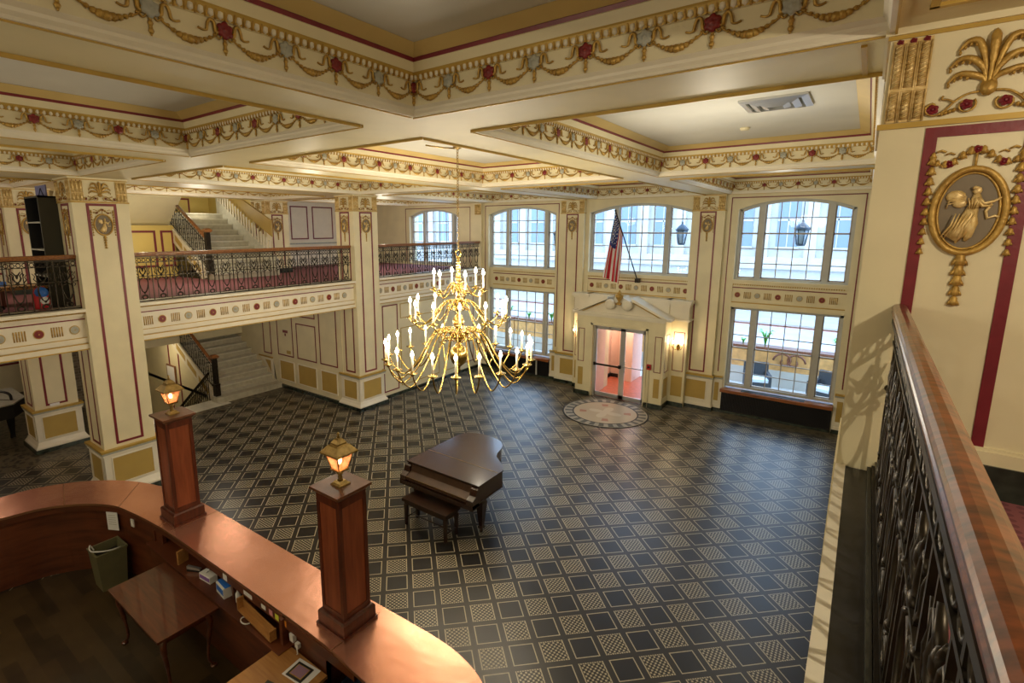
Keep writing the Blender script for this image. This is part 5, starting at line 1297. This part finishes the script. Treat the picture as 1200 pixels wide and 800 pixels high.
b = MB(); b.box(-.3, -.45, .30, .3, .45, .36); b.build('seat', 'oak', t); b = MB(); b.box(-.27, -.42, 0, .27, -.36, .30); b.box(-.27, .36, 0, .27, .42, .30); b.build('legs', 'mahog', t)
# dark grand piano under the left balcony
t = thing('grand_piano', (-16.1, 2.35, 0), 'black grand piano mostly hidden behind the short column at the far left', 'piano')
b = MB(); b.prism([(-1.2, -.7), (.45, -.7), (.55, -.1), (.45, .45), (.0, .75), (-1.2, .75)], .62, .92); b.build('case', 'black', t)
b = MB(); b.prism([(-1.22, -.72), (.47, -.72), (.57, -.1), (.47, .47), (.0, .77), (-1.22, .77)], .94, .97); b.build('lid', 'grey', t)
for (x, y) in ((-.05, .45), (.3, -.5), (-1.0, 0)): b = MB(); b.rings([[(x-k, y-k, z), (x+k, y-k, z), (x+k, y+k, z), (x-k, y+k, z)] for k, z in ((.08, .62), (.04, .08), (.05, 0))]); b.build('leg', 'black', t)
b = MB(); b.tube(smooth_path([(.1, .5, .97), (.12, .45, 1.15), (-.2, .2, 1.22), (-.6, .0, 1.2)], 4), .03, 6); b.build('music_stand', 'black', t)
# framed picture on stair wall
t = thing('wall_picture', (-17.3, 7.108, .45), 'small wooden framed picture on the cream wall behind the left lantern', 'picture'); t.location = (-17.55, 7.1, .30)
b = MB(); b.box(-.30, -.03, -.38, .30, 0, .38); b.build('frame', 'oakrail', t); b = MB(); b.box(-.25, -.034, -.33, .25, -.03, .33); b.build('print', 'paper', t)

# ceiling vent and smoke detector
t = thing('ceiling_vent', (-.92, 6.53, 6.30), 'square chrome air vent in the right ceiling coffer', 'vent')
for k, (r0, r1, z0, z1) in enumerate(((.31, .25, -.02, -.035), (.22, .16, -.03, -.05), (.13, .07, -.035, -.06))):
    b = MB(); b.rings([[(-r0, -r0, 0 if k == 0 else z0), (r0, -r0, 0 if k == 0 else z0), (r0, r0, 0 if k == 0 else z0), (-r0, r0, 0 if k == 0 else z0)], [(-r0, -r0, z0), (r0, -r0, z0), (r0, r0, z0), (-r0, r0, z0)], [(-r1, -r1, z1), (r1, -r1, z1), (r1, r1, z1), (-r1, r1, z1)], [(-r1, -r1, z0*.4), (r1, -r1, z0*.4), (r1, r1, z0*.4), (-r1, r1, z0*.4)]], caps=False); b.build('louvre', 'steel', t)
b = MB(); b.box(-.24, -.24, -.006, .24, .24, 0); b.build('backing', 'grey', t)
t = thing('smoke_detector', (-1.45, 7.9, 6.30), 'small round smoke detector beyond the chrome vent on the ceiling', 'smoke detector')
b = MB(); b.lathe([(.06, 0), (.06, -.012), (.045, -.03), (.01, -.034)], 20); b.build('body', 'cream', t)

# ------------------------------------------------------------------ outside
b = MB(); b.box(-30, 15.5, -.25, 20, 19.6, -.12, 0); b.box(-30, 19.6, -.3, 20, 31.5, -.2, 1); b.box(-30, 31.5, -.3, 20, 31.62, -.12, 2); b.box(-30, 31.62, -.3, 20, 35.8, -.03, 1)
struct(b.build('floor', ['pave', 'road', 'kerbred']))
t = thing('office_building', (-5, 36, 0), 'pale limestone building with tall dark windows across the street', 'building'); off = Matrix.Translation(-Vector(t.location))
b = MB(); Yb = 35.8
b.box(-42, Yb, -.3, 26, Yb+6, 9.5, 0)
b.box(-42, Yb-.25, -.3, 26, Yb, 2.6, 0); b.box(-42, Yb-.5, 2.6, 26, Yb, 3.0, 0); b.box(-42, Yb-.35, 3.0, 26, Yb, 3.3, 0)
for i in range(28):
    x = -41+i*2.4; b.box(x-.28, Yb-.35, 3.3, x+.28, Yb, 9.5, 0)
    for z in (.6, 1.2, 1.8, 2.3): pass
b.build('facade', 'stone', t).matrix_local = off
for i in range(27):
    x = -41+i*2.4+1.2
    b = MB(); b.box(x-.55, Yb-.06, 3.9, x+.55, Yb-.02, 8.6, 0); b.box(x-.62, Yb-.10, 3.75, x+.62, Yb-.0, 3.9, 1)
    for z in (5.4, 6.9): b.box(x-.55, Yb-.09, z, x+.55, Yb-.02, z+.12, 1)
    b.box(x-.03, Yb-.09, 3.9, x+.03, Yb-.02, 8.6, 1)
    if i % 2: b.box(x-.5, Yb-.31, .5, x+.5, Yb-.26, 1.3, 0)
    b.build('window', ['extglass', 'stone'], t).matrix_local = off
# patio: planter benches, scroll, chairs, plants
t = thing('planter_wall', (-3.5, 19.2, -.12), 'tan wooden planter screen with iron scrolls along the patio outside', 'planter'); 
b = MB(); b.box(-8.5, -.25, 0, 4.5, .25, .55, 0); b.build('stone_base', 'stone', t)
b = MB(); b.box(-8.5, -.20, .55, 4.5, .20, 1.22, 0); b.build('wooden_box', 'planterwood', t)
b = MB(); b.box(-8.5, -.24, 1.20, 4.5, .24, 1.28, 0); b.build('rim', 'railwood', t)
for x in (-5.1, -1.2 , 1.9, 4.0):
    b = MB(); 
    for s in (-1, 1): b.tube([(x+s*(.30-.25*(a/16))*cos(a*.42)+s*.15, -.27, .90+(.28-.2*(a/16))*sin(a*.42)) for a in range(17)], .035, 6)
    b.build('iron_scroll', 'railwood', t)
def plant(x, y, z, h, n, label):
    b = MB()
    for i in range(n):
        a = i*2.4; l = h*(.7+.3*random.random()); c = .35*l; dx, dy = cos(a), sin(a)
        P = [(0, 0, 0), (dx*c*.3, dy*c*.3, l*.6), (dx*c*.8, dy*c*.8, l*.95), (dx*c*1.3, dy*c*1.3, l*.9)]
        b.tube(P, [.02, .035, .025, .004], 4, flat=.25)
    t = thing('potted_plant', (x, y, z), label, 'plant', 'plants in the patio planter'); b.build('leaves', 'leaf', t)
for i, (x, h, l) in enumerate(((-2.2-.15, .65, 'tallest spiky green plant in the patio planter, seen left of centre in the right window'), (-.35, .60, 'spiky green plant in the patio planter near the right edge of the right window'), (-3.6, .30, 'low green plant in the patio planter at the left of the right window'), (-3.0, .25, 'low green plant in the patio planter beside the tallest one'), (.35, .35, 'green plant in the patio planter in the narrow right window light'), (.75, .28, 'last green plant at the right in the narrow window light'), (-12.4, .5, 'green plant seen through the lower left window, left side'), (-11.4, .3, 'green plant seen through the lower left window, middle'), (-10.3, .4, 'green plant seen through the lower left window, right side'))): plant(x, 19.2, 1.12, h, 22, l)
t2 = thing('planter_wall', (-13.7, 19.2, -.12), 'tan wooden planter screen outside the lower left window', 'planter')
b = MB(); b.box(-1.65, -.25, 0, 1.65, .25, .55, 0); b.build('stone_base', 'stone', t2); b = MB(); b.box(-1.65, -.20, .55, 1.65, .20, 1.22, 0); b.build('wooden_box', 'planterwood', t2); b = MB(); b.box(-1.65, -.24, 1.20, 1.65, .24, 1.28, 0); b.build('rim', 'railwood', t2)
def pchair(x, y, rz, label):
    t = thing('patio_chair', (x, y, -.12), label, 'chair', None, rz)
    b = MB(); b.box(-.35, -.35, .0, .35, .35, .38); b.build('base', 'wicker', t); b = MB(); b.prism([(.25, .38), (.36, .38), (.40, .88), (.30, .88)], -.35, .35, 0, 'x'); b.build('backrest', 'wicker', t)
    for s in (-1, 1): b = MB(); b.box(s*.35, -.35, .38, s*.27, .30, .62); b.build('armrest', 'wicker', t)
    b = MB(); b.box(-.27, -.33, .38, .27, .25, .47); b.build('cushion', 'cushion', t)
pchair(-2.35, 18.1, .3, 'dark wicker patio chair with pale cushion, left of the two outside the right window')
pchair(-.55, 18.1, -.4, 'dark wicker patio chair with pale cushion, right of the two outside the right window')
# street lamps hanging outside
def hang(x, y, z, label):
    t = thing('hanging_lantern', (x, y, z), label, 'lantern', 'lanterns hanging outside the upper windows')
    b = MB(); b.tube([(0, 0, .3), (0, 0, 1.3)], .012, 6); b.lathe([(.19, .02), (.20, .06), (.10, .17), (.03, .22), (.03, .27), (.005, .32)], 6); b.lathe([(.10, -.42), (.11, -.38), (.10, -.36)], 6)
    for k in range(6): b.tube([(.165*cos(k*PI/3), .165*sin(k*PI/3), .03), (.105*cos(k*PI/3), .105*sin(k*PI/3), -.38)], .012, 4)
    b.build('frame', 'lampiron', t); b = MB(); b.lathe([(.10, -.37), (.16, .02)], 6); b.build('glass', 'extglass', t)
hang(-1.47, 17.0, 4.93, 'dark six-sided lantern hanging outside the upper right window'); hang(-8.95, 17.0, 4.75, 'dark lantern hanging outside the upper left window')
hang(-4.65, 17.0, 4.9, 'dark lantern hanging outside the upper middle window')

# ------------------------------------------------------------------ lights
for i, (x, y, z, p) in enumerate(lamps): light((x, y, z+.03), 6.2, (1, .86, .63), .03)
W = (1, .90, .70)
light((-3.2, -1.8, 5.3), 60, W, .25); light((-6.5, -1.9, 5.3), 36, W, .25); light((-9.6, -1.6, 5.0), 45, W, .25)       # unseen room fill lights added behind the camera, without fixtures
light((-8.9, 6.5, 5.3), 28, W, .2); light((-1.5, 6.5, 5.2), 34, W, .2); light((-1.5, 12.2, 5.2), 20, W, .2)  # fill lights added in the hall coffers, next line too; no fixtures
light((-9.0, 12.3, 5.2), 22, W, .2)
light((1.25, 1.3, 5.6), 46, (1, .86, .62), .03)
light((-13.1, 1.0, 5.0), 24, W, .15); light((-13.1, 6.3, 5.0), 42, W, .15); light((-13.1, 12.4, 5.0), 44, W, .15); light((-16.9, 8.2, 5.7), 8, W, .1); light((-15.3, 5.8, 4.7), 12, (1, .9, .6), .1)
light((-13.0, 6.2, 2.9), 26, W, .1); light((-17.2, 6.2, 1.35), 16, (1, .84, .58), .1); light((-13.0, 1.5, 2.9), 22, (1, .84, .58), .1); light((-16.5, 2.0, 2.7), 18, (1, .84, .58), .1)
light((-5.9, 15.9, 2.3), 32, (1, .80, .66), .1)
w = bpy.data.worlds.new('World'); bpy.context.scene.world = w; w.use_nodes = True
bg = w.node_tree.nodes['Background']; bg.inputs[0].default_value = (.48, .70, 1.0, 1); bg.inputs[1].default_value = 5.4

# ------------------------------------------------------------------ camera
R = ((.7998, .6002, -.0010), (0, 0, 0), (0, 0, 0))
cam = bpy.data.cameras.new('Camera'); co = bpy.data.objects.new('Camera', cam); C.objects.link(co)
CAMR = Matrix(((0.798806, 0.601588, -0.001385), (0.105337, -0.142135, -0.984227), (-0.592295, 0.78606, -0.176907)))      # rows: right, down, forward in world axes
m = Matrix((CAMR[0], -CAMR[1], -CAMR[2])).transposed().to_4x4(); m.translation = (0, 0, 5)
co.matrix_world = m
cam.sensor_width = 36; cam.lens = 607.402*36/1200; cam.shift_x = (600-553.968)/1200; cam.shift_y = -(400-376.629)/1200; cam.clip_start = .02; cam.clip_end = 200
bpy.context.scene.camera = co
vs = bpy.context.scene.view_settings; vs.view_transform = 'Standard'; vs.look = 'None'; vs.gamma = 1; vs.use_curve_mapping = False; vs.exposure = 0.12
